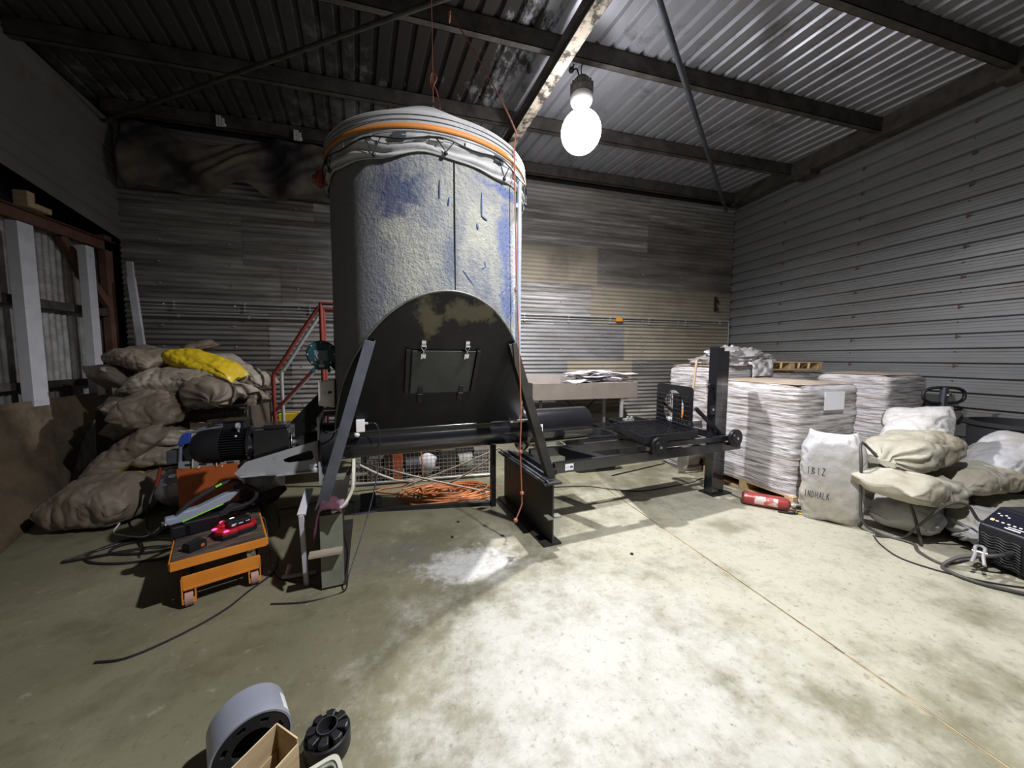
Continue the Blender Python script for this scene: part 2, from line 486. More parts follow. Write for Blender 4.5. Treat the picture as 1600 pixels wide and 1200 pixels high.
M['sack_yellow'] = mk('yellow_plastic_sack', (0.72, 0.52, 0.02), (0.62, 0.43, 0.02), scale=4, rough=0.35, c3=(0.42, 0.32, 0.08), s3=3, lo3=0.6, hi3=0.8, bump=0.35, bscale=14, bdist=0.01)
M['paper'] = mk('bundled_paper', (0.20, 0.165, 0.125), (0.62, 0.59, 0.59), scale=3.0, stretch=(0.9, 0.9, 14), rough=0.55, rough2=0.45, lo=0.38, hi=0.56, coat=0.6, coat_rough=0.22,
                bump=0.7, bscale=7, bdist=0.02, c3=(0.25, 0.235, 0.235), s3=2.4, lo3=0.54, hi3=0.66, stretch3=(1.0, 1.0, 9))
M['paper_sheet'] = mk('paper_sheet', (0.60, 0.57, 0.59), (0.7, 0.67, 0.68), scale=20, rough=0.6)
M['cardboard'] = mk('cardboard', (0.40, 0.29, 0.16), (0.50, 0.38, 0.22), scale=5, stretch=(1, 1, 8), rough=0.8)
M['clear_wrap'] = mk('crumpled_wrap', (0.40, 0.39, 0.39), (0.25, 0.23, 0.21), scale=7, rough=0.28, spec=0.7, bump=0.6, bscale=12, bdist=0.02, alpha=0.85)
M['diamond'] = mk('checker_plate', (0.42, 0.35, 0.29), (0.52, 0.45, 0.38), scale=3, rough=0.45, metal=0.3)
M['red_ext'] = mk('extinguisher_red', (0.24, 0.022, 0.022), (0.32, 0.05, 0.045), scale=5, rough=0.35, c3=(0.6, 0.5, 0.45), s3=7, lo3=0.6, hi3=0.7)
M['cable'] = mk('black_cable', (0.02, 0.019, 0.02), rough=0.5)
M['cable_grey'] = mk('grey_cable', (0.06, 0.055, 0.05), rough=0.55)
M['cord_orange'] = mk('orange_cord', (0.70, 0.25, 0.08), rough=0.5)
M['rope'] = mk('orange_rope', (0.30, 0.10, 0.06), (0.40, 0.16, 0.09), scale=60, rough=0.8)
M['pipe_white'] = mk('off_white_pipe', (0.55, 0.50, 0.42), (0.45, 0.40, 0.32), scale=5, rough=0.6)
M['debris'] = mk('scrap', (0.05, 0.043, 0.036), (0.12, 0.10, 0.08), scale=5, rough=0.8)
M['maroon'] = mk('maroon_rag', (0.06, 0.018, 0.028), (0.09, 0.03, 0.042), scale=6, rough=0.9)
M['pink'] = mk('pink_rag', (0.36, 0.22, 0.32), (0.22, 0.11, 0.17), scale=6, rough=0.85)
M['green_board'] = mk('greenish_plate', (0.16, 0.17, 0.13), (0.24, 0.25, 0.19), scale=4, rough=0.6)
M['tool_red'] = mk('tool_red', (0.45, 0.012, 0.02), rough=0.4)
M['led'] = mk('red_led', (0.6, 0.0, 0.05), rough=0.4, emit=(1, 0.02, 0.10), estr=9)
M['led_white'] = mk('white_led', (0.9, 0.9, 0.95), rough=0.4, emit=(1, 0.9, 1), estr=6)
M['tool_grey'] = mk('tool_blue_grey', (0.24, 0.28, 0.34), rough=0.45)
M['lime'] = mk('lime_green', (0.25, 0.7, 0.08), rough=0.5)
M['lamp_case'] = mk('lamp_case', (0.10, 0.09, 0.085), (0.17, 0.155, 0.15), scale=12, rough=0.6)

# ================================================================== THE SHED
BX0, BX1, BY, FY, EAVE, ROOF = -4.05, 6.75, 6.42, -2.6, 4.80, 5.03

def struct(name, mb, mat, smooth=None, parent=None, bevel=0, label=None):
    o = mb.build(name, mat, parent, smooth=smooth, bevel=bevel)
    if parent is None: o['kind'] = 'structure'
    if label: o['label'] = label
    return o

# floor: two concrete bays with a sawn joint between them
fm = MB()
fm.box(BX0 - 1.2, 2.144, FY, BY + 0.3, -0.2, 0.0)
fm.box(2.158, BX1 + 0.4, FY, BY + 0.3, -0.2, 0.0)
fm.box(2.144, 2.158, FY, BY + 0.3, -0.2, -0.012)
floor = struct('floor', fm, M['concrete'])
jm = MB(); rj = random.Random(4)
y = FY + 0.5
while y < 6.2:
    l = rj.uniform(0.25, 0.9)
    jm.box(2.146, 2.156, y, y + l, -0.011, rj.uniform(-0.005, 0.0008))
    y += l + rj.uniform(0.0, 0.06)
jo = struct('joint_filler', jm, mk('joint_filler', (0.52, 0.38, 0.2), (0.2, 0.15, 0.08), scale=9, rough=0.8), parent=floor, label='sandy filler in the floor joint')

# back wall: overlapping sheets of corrugated iron laid with the corrugations level
def corr(mb, x0, x1, z0, z1, yo, pitch=0.077, amp=0.0125):
    n = max(2, int((z1 - z0) / pitch * 8))
    vs = []; fs = []
    nx = 6
    for j in range(n + 1):
        z = z0 + (z1 - z0) * j / n
        for i in range(nx + 1):
            x = x0 + (x1 - x0) * i / nx
            dy = amp * math.sin(2 * math.pi * z / pitch) + 0.006 * noise.noise(Vector((x * 0.7, z * 1.3, yo * 90)))
            vs.append((x, yo + dy, z))
    for j in range(n):
        for i in range(nx):
            a = j * (nx + 1) + i
            fs.append((a, a + 1, a + nx + 2, a + nx + 1))
    mb.add(vs, fs)

bw = MB()
wm = [M['galv_dusty'], M['galv'], M['galv_tan'], M['galv_dark'], M['galv_white'], M['void']]
rows = [  # z0, z1, [(x0, x1, material)]
    (0.00, 0.77, [(BX0, -1.2, 3), (-1.25, 1.3, 0), (1.25, 3.1, 1), (3.05, BX1, 0)]),
    (0.72, 1.51, [(BX0, -1.9, 3), (-1.95, 0.9, 0), (0.85, 2.9, 1), (2.85, 4.3, 2), (4.25, BX1, 3)]),
    (1.46, 2.24, [(BX0, -2.2, 3), (-2.25, -0.4, 4), (-0.45, 2.6, 1), (2.55, 4.1, 1), (4.05, BX1, 2)]),
    (2.19, 2.98, [(BX0, -2.0, 0), (-2.05, 0.6, 4), (0.55, 3.36, 4), (3.33, BX1, 2)]),
    (2.93, 3.70, [(BX0, -2.5, 0), (-2.55, 0.2, 4), (0.15, 3.5, 2), (3.46, 5.3, 3), (5.25, BX1, 3)]),
    (3.66, 4.30, [(BX0, -1.5, 0), (-1.55, 1.2, 4), (1.15, 4.62, 4), (4.58, BX1, 3)]),
    (4.26, 4.80, [(BX0, -1.4, 0), (-1.45, 1.4, 3), (1.35, 4.66, 0), (4.62, BX1, 4)]),
]
for j, (z0, z1, segs) in enumerate(rows):
    for i, (x0, x1, m) in enumerate(segs):
        bw.cur = m
        corr(bw, x0, x1, z0, z1, BY - 0.003 * (i % 2) - 0.0025 * (j % 2))
bw.cur = 5
bw.box(BX0 - 0.05, BX1 + 0.1, BY + 0.03, BY + 0.08, 0, 5.2)
wall_back = struct('wall_back', bw, wm, smooth=60)
cap = MB(); cap.box(BX0, BX1, BY - 0.035, BY + 0.02, EAVE - 0.05, EAVE + 0.0)
struct('trim_1', cap, M['galv'])
# screw heads along the fixing lines of the back wall
sm = MB(); rs = random.Random(3)
for x in [BX0 + 0.45 + 0.9 * k for k in range(12)]:
    for z in [0.15 + 0.308 * k for k in range(15)]:
        zz = round(z / 0.077) * 0.077 + 0.019
        sm.cyl((x + rs.uniform(-.03, .03), BY - 0.024, zz), (x, BY - 0.006, zz), 0.008, n=6)
struct('screw', sm, M['zinc'], parent=wall_back, label='rows of roofing screws')['kind'] = 'stuff'

# right wall: ribbed cladding with the ribs level
rw = MB()
prof = []
z = 0.0; pitch = 0.189
while z < EAVE:
    prof += [(0, z), (0, z + 0.050), (0.004, z + 0.053), (0.004, z + 0.057), (0, z + 0.060), (0, z + 0.090), (0.004, z + 0.093), (0.004, z + 0.097), (0, z + 0.100),
             (0, z + 0.126), (0.045, z + 0.142), (0.045, z + 0.174), (0, z + 0.1885)]
    z += pitch
prof = [(a, b) for a, b in prof if b <= EAVE]
ys = [FY + (BY - FY) * k / 24 for k in range(25)]
vs = []; fs = []
for yy in ys:
    for a, b in prof:
        vs.append((BX1 + a, yy, b + 0.004 * noise.noise(Vector((yy, b * 0.4, 1)))))
m = len(prof)
for i in range(len(ys) - 1):
    for j in range(m - 1):
        fs.append((i * m + j, i * m + j + 1, (i + 1) * m + j + 1, (i + 1) * m + j))
rw.add(vs, fs)
rw.box(BX1 + 0.05, BX1 + 0.1, FY, BY + 0.1, 0, 5.2)
wall_right = struct('wall_right', rw, M['wall_right'])
rsm = MB()
for yy in (5.3, 4.1, 2.95, 1.8):
    for k in range(24):
        zz = 0.12 + k * pitch + 0.018
        rsm.cyl((BX1 - 0.012, yy, zz), (BX1, yy, zz), 0.009, n=6)
        if k % 2: rsm.box(BX1 - 0.004, BX1, yy - 0.012, yy + 0.012, zz - 0.02, zz + 0.035)
struct('screw', rsm, M['steel_rust'], parent=wall_right, label='columns of rusty screws')['kind'] = 'stuff'

# roof: ribbed sheets, laid a little out of square to the walls
rf = MB()
SK = -0.15
xs = []
x = BX0 - 3.0; rp = 0.19
while x < BX1 + 2.0:
    xs += [(x, 0), (x + 0.112, 0), (x + 0.132, 0.036), (x + 0.162, 0.036), (x + 0.182, 0)]
    x += rp
yb = [FY + (BY + 0.2 - FY) * k / 10 for k in range(11)]
vs = []; fs = []
for yy in yb:
    for a, b in xs:
        vs.append((a + SK * (yy - 3.5), yy, ROOF + b))
m = len(xs)
for i in range(len(yb) - 1):
    for j in range(m - 1):
        fs.append((i * m + j, i * m + j + 1, (i + 1) * m + j + 1, (i + 1) * m + j))
rf.add(vs, fs)
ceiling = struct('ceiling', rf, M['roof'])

def cpurlin(mb, y, z0, z1, x0, x1, fl=0.07, t=0.006):
    mb.box(x0, x1, y - t, y, z0, z1)
    mb.box(x0, x1, y - t, y + fl, z0, z0 + t)
    mb.box(x0, x1, y - t, y + fl, z1 - t, z1)
    mb.box(x0, x1, y + fl - t, y + fl, z0, z0 + 0.018)
for yy in (6.24, 5.08, 3.80, 2.60, 1.35, 0.1):
    pm = MB(); cpurlin(pm, yy, 4.845, ROOF - 0.002, BX0 + 0.02, BX1 - 0.02)
    po = struct('roof_purlin', pm, M['steel_brown'])
# rafter under the purlins
rm = MB()
rm.bar((1.66, 2.55, 4.845 - 0.006), (1.27, 6.36, 4.845 - 0.006), 0.13, 0.012)
rm.bar((1.66, 2.55, 4.75), (1.27, 6.36, 4.75), 0.010, 0.17)
rafter = struct('rafter', rm, M['steel_brown'])
rb = MB(); rb.bar((1.66, 2.55, 4.66), (1.27, 6.36, 4.66), 0.13, 0.012)
struct('bottom_flange', rb, M['rafter_peel'], parent=rafter, label='peeling bottom flange')
rm = MB()
rm.bar((1.66, 2.55, 4.75), (1.85, 0.0, 4.75), 0.12, 0.19)
struct('rafter', rm, M['steel_brown'])
# eave beam along the right wall and the wall angle at the back
em = MB(); em.box(6.55, 6.735, FY, BY - 0.1, EAVE - 0.02, ROOF - 0.002)
struct('trim_2', em, M['steel_brown'])
bk = MB(); bk.box(6.50, 6.72, 4.72, 5.0, 4.70, 4.785); bk.box(6.50, 6.72, 2.55, 2.72, 4.72, 4.785)
struct('trim_3', bk, M['steel_brown'])
for (a, b, r) in (((0.32, 3.27, 4.62), (-4.0, 6.22, 4.70), 0.022), ((1.95, 2.74, 4.61), (6.4, 6.3, 4.68), 0.030)):
    tm = MB(); tm.cyl(a, b, r, n=12)
    a_ = Vector(a); d_ = (a_ - Vector(b)).normalized()
    tm.cyl(a, a_ + d_ * 1.6, r, n=12)
    o = tm.build('brace_pipe', M['steel_brown'] if a[0] < 1 else M['mill_grey'], smooth=50)
    o['kind'] = 'structure'

# left wall: old upright corrugated sheets, girts and rail below; ribbed sheeting above
lw = MB()
vs = []; fs = []
n = int((BY - FY) / 0.077 * 8)
zs = [0.0, 0.8, 1.6, 2.4, 3.2]
for j in range(n + 1):
    yy = FY + (BY - FY) * j / n
    for zz in zs:
        vs.append((BX0 - 0.16 + 0.0095 * math.sin(2 * math.pi * yy / 0.077) + 0.01 * noise.noise(Vector((yy, zz, 4))), yy, zz))
k = len(zs)
for j in range(n):
    for i in range(k - 1):
        fs.append((j * k + i, j * k + i + 1, (j + 1) * k + i + 1, (j + 1) * k + i))
lw.add(vs, fs)
wall_left = struct('wall_left', lw, M['left_sheet'], smooth=60)
# upper sheeting stands a little inside and drops towards the corner
def up(yy, zt):
    f = (BY - yy) / (BY - 4.98)
    zb = 3.20 + 0.29 * f
    ztop = 4.79 + 0.17 * f
    return zb + (ztop - zb) * zt
ub = MB()
vs = []; fs = []
pr = []
for kk in range(8):
    a = kk / 8; w = 1 / 8
    pr += [(0, a), (0, a + w * 0.72), (-0.022, a + w * 0.80), (-0.022, a + w * 0.90), (0, a + w * 0.985)]
ny = 16
for j in range(ny + 1):
    yy = FY + 1.5 + (BY - FY - 1.5) * j / ny
    for dx, t in pr:
        vs.append((BX0 + 0.02 + dx, yy, min(up(yy, t), 5.6)))
m = len(pr)
for j in range(ny):
    for i in range(m - 1):
        fs.append((j * m + i, (j + 1) * m + i, (j + 1) * m + i + 1, j * m + i + 1))
ub.add(vs, fs)
struct('left_upper_sheeting', ub, M['left_upper'])
lin = MB(); lin.box(BX0 - 0.45, BX0 - 0.4, FY, BY + 0.6, 0, 5.6); lin.box(BX0 - 0.45, BX0 + 0.2, BY + 0.10, BY + 0.14, 0, 5.6); lin.box(BX0 - 0.45, BX0 - 0.02, FY, BY + 0.1, 5.10, 5.14)  # black sheets added outside the wall to block sky through its gaps
struct('added_gap_lining', lin, M['void'])
for z0, z1, d, mt in ((2.10, 2.20, 0.07, 'timber_old'), (1.19, 1.27, 0.07, 'timber_old'), (3.00, 3.13, 0.09, 'steel_rust')):
    g = MB(); g.box(BX0 - 0.11, BX0 - 0.11 + d, FY, BY - 0.12, z0, z1)
    if mt == 'steel_rust': g.box(BX0 - 0.10, BX0 + 0.03, FY, BY - 0.12, z1 - 0.01, z1)
    struct('girt' if mt != 'steel_rust' else 'wall_rail', g, M['steel_brown'] if mt == 'timber_old' else M[mt], bevel=0.004)
g = MB(); g.bar((BX0 - 0.07, 5.62, 3.0), (BX0 - 0.05, 6.25, 2.2), 0.06, 0.09); g.box(BX0 - 0.1, BX0 - 0.02, 6.18, 6.30, 0, 3.2)
struct('trim_5', g, M['steel_rust'])
g = MB(); g.box(BX0 - 0.12, BX0 - 0.02, 4.52, 4.62, 0, 3.1)
struct('trim_6', g, M['steel_rust'])
wb = MB(); wb.box(BX0 - 0.02, BX0 + 0.10, 5.06, 5.14, 3.14, 3.30); wb.box(BX0 - 0.02, BX0 + 0.10, 5.14, 5.32, 3.14, 3.20)
tag(wb.build('timber_block', M['timber'], bevel=0.004), 'small yellowish timber block sitting on the rusty rail of the left wall', 'timber')

# conduits along the back wall
for zc, r, x0, x1 in ((2.365, 0.011, BX0 + 0.1, BX1 - 0.05), (2.315, 0.009, BX0 + 0.1, BX1 - 0.1), (2.262, 0.012, BX0 + 0.1, 5.9), (2.16, 0.017, BX0 + 0.15, 0.0)):
    cm = MB(); cm.cyl((x0, BY - 0.035, zc), (x1, BY - 0.035, zc), r, n=10)
    if r == 0.009:
        dm_ = MB(); dm_.tube(smooth_path([(x1, BY - 0.035, zc), (x1 + 0.04, BY - 0.035, zc - 0.02), (x1 + 0.05, BY - 0.035, zc - 0.12), (x1 + 0.05, BY - 0.035, 0.6)], 6), r, n=8)
        tag(dm_.build('conduit', M['zinc'], smooth=40), 'conduit dropping down the back wall at its right corner', 'conduit')
    for k in range(12):
        xx = x0 + 0.5 + k * 0.9
        if xx < x1: cm.box(xx - 0.012, xx + 0.012, BY - 0.052, BY - 0.01, zc - r - 0.006, zc + r + 0.006)
    lab = {2.365: 'top galvanised conduit of the run along the back wall', 2.315: 'second conduit down of the level run along the back wall',
           2.262: 'third conduit down along the corrugated back wall', 2.16: 'thick lowest pipe on the left part of the back wall'}[zc]
    tag(cm.build('conduit', M['zinc'], smooth=40), lab, 'conduit', 'conduits along the back wall')
jb = MB(); jb.box(3.86, 4.0, BY - 0.09, BY - 0.05, 2.285, 2.355)
tag(jb.build('junction_box', M['orange'], bevel=0.004), 'small orange junction box on the conduits of the back wall', 'junction box')
br = MB()
for dz in (0.0, 0.17):
    br.box(6.28, 6.34, BY - 0.09, BY - 0.02, 2.60 + dz, 2.64 + dz)
    br.bar((6.31, BY - 0.09, 2.6 + dz), (6.31, BY - 0.02, 2.72 + dz), 0.03, 0.03)
br.box(6.29, 6.33, BY - 0.04, BY - 0.015, 2.58, 2.86)
tag(br.build('wall_bracket', M['black_dull']), 'black pronged bracket high on the back wall near the right corner', 'bracket')

# hanging tarpaulin in the back left corner
def tarp_fn(u, v):
    x = -3.87 + 2.75 * u
    top = 4.80 - 0.02 * u + 0.03 * math.sin(u * 9)
    top -= 0.20 * math.exp(-((u - 0.33) / 0.16) ** 2)
    bot = 3.88 + 0.10 * u + 0.17 * math.exp(-((u - 0.53) / 0.09) ** 2) + 0.03 * math.sin(u * 17)
    z = bot + (top - bot) * v
    sag = math.sin(math.pi * v)
    n1 = noise.noise(Vector((u * 4.2 + v * 1.2, v * 1.3, 3.0)))
    n2 = noise.noise(Vector((u * 11 - v * 5, v * 2.0, 8.0)))
    fold = abs(math.sin((u * 3.1 + v * 1.0 * (1 - u) + 0.5 * n1) * math.pi)) ** 2
    yv = BY - 0.10 - 0.05 * sag - 0.10 * fold - 0.07 * n1 - 0.05 * n2
    return (x, min(yv, BY - 0.035), z)
tm = MB(); tm.grid(tarp_fn, 90, 40)
tag(tm.build('tarpaulin', M['tarp'], smooth=180, solid=0.004), 'dark dirty tarpaulin hung in folds high on the back wall, left corner', 'tarpaulin')
pn = MB(); pn.box(-4.0, -3.72, BY - 0.05, BY - 0.03, 3.92, 4.80)
struct('trim_7', pn, M['galv_dark'])
for xx, zz, nm in ((-2.655, 4.83, 'left'), (-1.675, 4.79, 'right')):
    cb = MB()
    for k in range(3): cb.box(xx - 0.05 + 0.036 * k, xx - 0.022 + 0.036 * k, 6.185, 6.195, zz, zz + 0.15 - 0.03 * (k == 2))
    cb.box(xx - 0.055, xx + 0.055, 6.195, 6.235, zz + 0.03, zz + 0.06)
    tag(cb.build('cleat', M['white_plastic']), 'bright metal cleat on the wall top above the tarpaulin, the %s one of two' % nm, 'bracket', 'cleats above the tarpaulin')

# ------------------------------------------------------------------ the lamp
lx, ly = LAMP_AT.x, LAMP_AT.y
lamp = thing('bay_lamp', 'glowing high bay lamp with round globe hung from the roof purlin', 'lamp', (lx, ly, 4.84))
def lm(mb): return mb.xf(Matrix.Translation((-lx, -ly, -4.84)))
h = MB()
h.tube(smooth_path([(lx, ly, 4.845), (lx - 0.01, ly, 4.78), (lx, ly, 4.70)], 5), 0.006, n=8)
h.tube(smooth_path([(lx - 0.09, ly + 0.02, 4.84), (lx - 0.11, ly + 0.02, 4.77), (lx - 0.06, ly + 0.01, 4.79), (lx - 0.03, ly, 4.69)], 6), 0.008, n=8)
lm(h).build('suspension', M['black_dull'], lamp, smooth=60)
h = MB(); h.sphere((lx - 0.12, ly + 0.02, 4.775), 0.032, 12, 8)
lm(h).build('plug', M['black_dull'], lamp, smooth=60)
h = MB()
h.lathe([(0.02, 4.715), (0.06, 4.70), (0.085, 4.675), (0.105, 4.64), (0.118, 4.63), (0.118, 4.60), (0.108, 4.59), (0.122, 4.58), (0.122, 4.53), (0.112, 4.515)], 28)
for v in h.v: v.x += lx; v.y += ly
for k in range(14):
    a = 2 * math.pi * k / 14
    h.box(-0.006, 0.006, 0.10, 0.130, 4.53, 4.63, Matrix.Translation((lx, ly, 0)) @ Matrix.Rotation(a, 4, 'Z'))
lm(h).build('ballast_housing', M['lamp_case'], lamp, smooth=40)
h = MB(); h.lathe([(0.112, 4.515), (0.128, 4.495), (0.128, 4.45), (0.11, 4.42), (0.07, 4.41)], 28)
for v in h.v: v.x += lx; v.y += ly
lm(h).build('collar', M['white_plastic'], lamp, smooth=40)
gm = bpy.data.materials.new('lit_globe'); gm.use_nodes = True
nt = gm.node_tree; nt.nodes.clear()
out = nd(nt, 'ShaderNodeOutputMaterial'); mixs = nd(nt, 'ShaderNodeMixShader')
em_ = nd(nt, 'ShaderNodeEmission'); em_.inputs[0].default_value = (0.98, 0.96, 1, 1); em_.inputs[1].default_value = 14.0
tr_ = nd(nt, 'ShaderNodeBsdfTransparent')
mixs.inputs[0].default_value = 0.35
nt.links.new(tr_.outputs[0], mixs.inputs[1]); nt.links.new(em_.outputs[0], mixs.inputs[2]); nt.links.new(mixs.outputs[0], out.inputs[0])
h = MB(); gp = [(0.07, 4.415), (0.078, 4.36), (0.085, 4.33)]
for k in range(1, 16):
    a = math.pi * (0.13 + 0.87 * k / 16)
    gp.append((max(0.225 * math.sin(a), 0.002), 4.115 + 0.225 * math.cos(a)))
h.lathe(gp, 36)
for v in h.v: v.x += lx; v.y += ly
lm(h).build('globe', gm, lamp, smooth=60)

# ================================================================== THE SILO MACHINE
# local frame: s along the auger, t away from the photographer, z up
OX, OY, ROT = 0.14, 3.30, 7.0
TR = 0.80
def zplane(t): return 0.93 + (abs(t) - 0.10) * 1.5
silo = thing('mixing_silo', 'tall dusty blue steel silo with black hopper front on two steel beams', 'silo', (OX, OY, 0), ROT)

# shell, cut below by the two sloping hopper plates
sh = MB()
NA, NZ = 96, 24
vs = []; fs = []
for j in range(NZ + 1):
    for k in range(NA):
        a = 2 * math.pi * k / NA
        s_, t_ = TR * math.cos(a), TR * math.sin(a)
        zb = zplane(t_) if abs(t_) > 0.1 else 0.93
        z = zb + (3.06 - zb) * j / NZ
        n = 0.006 * noise.noise(Vector((s_ * 2, t_ * 2, z * 1.5)))
        q = 1 + n / TR
        vs.append((s_ * q, t_ * q, z))
for j in range(NZ):
    for k in range(NA):
        k2 = (k + 1) % NA
        fs.append((j * NA + k, j * NA + k2, (j + 1) * NA + k2, (j + 1) * NA + k))
sh.add(vs, fs)
M['silo_skin'] = mk('dusty_blue_skin', (0.41, 0.41, 0.345), (0.27, 0.275, 0.27), scale=3.2, rough=0.85, rough2=0.7, bump=1.0, bscale=34, bdist=0.022,
                    c3=(0.115, 0.14, 0.20), s3=2.6, lo3=0.45, hi3=0.68, stretch3=(1.2, 1.2, 0.5))
add_mask(M['silo_skin'], (0.45, -0.66, 2.45), (0.09, 0.5, 0.34), (0.15, 0.19, 0.33), soft=(0.5, 1.0), nscale=9, namp=0.9, rough=0.6)
add_mask(M['silo_skin'], (-0.36, -0.70, 2.66), (0.20, 0.4, 0.22), (0.07, 0.085, 0.15), soft=(0.4, 1.2), nscale=9, namp=1.1, rough=0.7)
add_mask(M['silo_skin'], (0.50, -0.62, 2.80), (0.34, 0.4, 0.05), (0.13, 0.17, 0.32), soft=(0.4, 1.1), nscale=11, namp=1.0, rough=0.6)
add_mask(M['silo_skin'], (0.50, -0.62, 2.02), (0.14, 0.3, 0.24), (0.14, 0.18, 0.32), soft=(0.4, 1.1), nscale=14, namp=1.2, rough=0.6)
add_mask(M['silo_skin'], (-0.72, -0.40, 2.0), (0.36, 0.5, 1.6), (0.25, 0.255, 0.275), soft=(0.4, 1.2), nscale=9, namp=1.0, rough=0.7, stretch=(1, 1, 0.3))  # left side toned grey, its weak bounce light put into the colour
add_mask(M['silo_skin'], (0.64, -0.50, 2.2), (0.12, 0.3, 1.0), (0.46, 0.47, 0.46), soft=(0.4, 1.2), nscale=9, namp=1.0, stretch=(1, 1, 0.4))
sh.build('shell', M['silo_skin'], silo, smooth=50)
sm = MB(); a = R(-88)
sm.tube([(TR * 1.004 * math.cos(a), TR * 1.004 * math.sin(a), 2.02 + 0.06 * k) for k in range(16)], 0.004, n=6)
sm.build('weld_seam', M['black_dull'], silo)
M['scrape'] = mk('scraped_blue', (0.09, 0.13, 0.28), rough=0.6)
# rough scraped blue marks
mk_ = MB(); rm_ = random.Random(12)
def on_shell(a_deg, z, off=0.005):
    a = R(a_deg); return Vector(((TR + off) * math.cos(a), (TR + off) * math.sin(a), z))
for a0, z0, a1, z1, w in ((-73, 2.72, -73.2, 2.56, .010), (-73.2, 2.56, -70, 2.54, .007), (-71, 2.21, -73.5, 2.19, .007), (-71.4, 2.25, -71, 2.21, .007), (-95, 2.74, -95.2, 2.62, .006), (-90.5, 2.64, -91, 2.58, .006),
                           (-76, 2.50, -75.5, 2.46, .008), (-84, 2.16, -78, 2.06, .006)):
    pts = [on_shell(a0 + (a1 - a0) * k / 6, z0 + (z1 - z0) * k / 6, 0.003) for k in range(7)]
    mk_ = MB(); mk_.tube(pts, w, n=5, rfun=lambda t: 0.4 + 0.6 * math.sin(math.pi * min(max(t, .05), .95)))
    mk_.build('scrape_mark', M['scrape'], silo, smooth=60)

# hopper plates: flat sloping sheets with a curved edge where they meet the shell
def hopper(side, r, lift):
    poly = []
    n = 40
    tb = 0.10
    smax = math.sqrt(r * r - tb * tb)
    for k in range(n + 1):
        s_ = -smax + 2 * smax * k / n
        # even spread along the arc
        a = math.pi - (math.pi) * k / n
        a0 = math.asin(tb / r)
        ang = (math.pi - a0) + (2 * a0 - math.pi) * k / n
        poly.append((r * math.cos(ang), r * math.sin(ang)))
    nrm = Vector((0, -side * 0 , 0))
    front = []; back = []
    nv = Vector((0, -1.5, 1)).normalized() * -1  # outward for the front plate (down and towards the front)
    nv = Vector((0, -1.0 * 1.5, -1.0)).normalized()
    for s_, t_ in poly:
        p = Vector((s_, -t_, zplane(t_)))
        front.append(p + nv * lift); back.append(p + nv * (lift - 0.014))
    if side < 0:
        front = [Vector((p.x, -p.y, p.z)) for p in front]; back = [Vector((p.x, -p.y, p.z)) for p in back]
    m = MB(); k = len(front)
    m.add(front + back, [tuple(range(k)), tuple(range(2 * k - 1, k - 1, -1))] + [(i, (i + 1) % k, k + (i + 1) % k, k + i) for i in range(k)])
    return m
M['hopper_front'] = mk('hopper_black', (0.004, 0.004, 0.0055), (0.009, 0.009, 0.011), scale=3, rough=0.5, rough2=0.40, bump=0.06, bscale=12, spec=0.3)
add_mask(M['hopper_front'], (0.16, -0.72, 1.87), (0.30, 0.5, 0.10), (0.115, 0.105, 0.065), soft=(0.3, 1.0), nscale=11, namp=1.7, rough=0.8, stretch=(1, 1, 0.6))
add_mask(M['hopper_front'], (-0.13, -0.68, 1.82), (0.11, 0.5, 0.15), (0.125, 0.11, 0.07), soft=(0.4, 1.0), nscale=10, namp=1.5, rough=0.8)
hopper(1, TR + 0.012, 0.012).build('hopper_plate', M['hopper_front'], silo)
hopper(-1, TR + 0.012, 0.012).build('hopper_plate', M['hopper_front'], silo)
edge = MB()
pts = []
for k in range(61):
    a = R(188) + R(164) * k / 60
    s_, t_ = (TR + 0.016) * math.cos(a), (TR + 0.016) * math.sin(a)
    pts.append((s_, t_, zplane(t_) + 0.006))
edge.tube(pts, 0.009, n=6)
edge.build('plate_edge', M['zinc'], silo, smooth=60, ).data.materials[0] = mk('ground_edge', (0.36, 0.35, 0.32), (0.16, 0.155, 0.14), scale=9, rough=0.5, metal=0.4)

# a frame lying in the front hopper plate: x along s, y up the slope, z outward
hv = Vector((0, -1, 1.5)).normalized()          # up the slope
hn = Vector((0, -1.5, -1.0)).normalized()       # outward
def hop(s_, w, lift=0.012):
    """point on the front plate, w measured up the slope from its foot"""
    return Vector((s_, -0.10, 0.93)) + hv * w + hn * lift
HM = Matrix(((1, 0, 0, 0), (0, hv.y, hn.y, 0), (0, hv.z, hn.z, 0), (0, 0, 0, 1)))
HM = Matrix.Translation(Vector((0, -0.10, 0.93))) @ Matrix(((1, 0, 0), (0, hv.y, hn.y), (0, hv.z, hn.z))).to_4x4()
# slope distance of door: from t=-.333 to -.554
w0, w1 = (0.333 - 0.10) * math.sqrt(1 + 2.25), (0.556 - 0.10) * math.sqrt(1 + 2.25)
door = MB(); door.box(-0.245, 0.24, w0, w1, 0.016, 0.028, HM)
M['door_steel'] = mk('door_steel', (0.03, 0.032, 0.031), (0.05, 0.053, 0.05), scale=3.5, rough=0.45, rough2=0.38, metal=0.3)
dr = door.build('inspection_door', M['door_steel'], silo, bevel=0.003); dr['label'] = 'dark grey inspection door on the black hopper plate'
for s0 in (-0.275, 0.262):
    g = MB(); g.box(s0 - 0.014, s0 + 0.014, w0 - 0.005, w1 + 0.01, 0.012, 0.040, HM)
    for k in range(5):
        p = HM @ Vector((s0, w0 + 0.03 + k * (w1 - w0 - 0.06) / 4, 0.040)); g.cyl(p, p + hn * 0.004, 0.006, n=8)
    g.build('door_guide', M['black_plate'], silo, bevel=0.002)
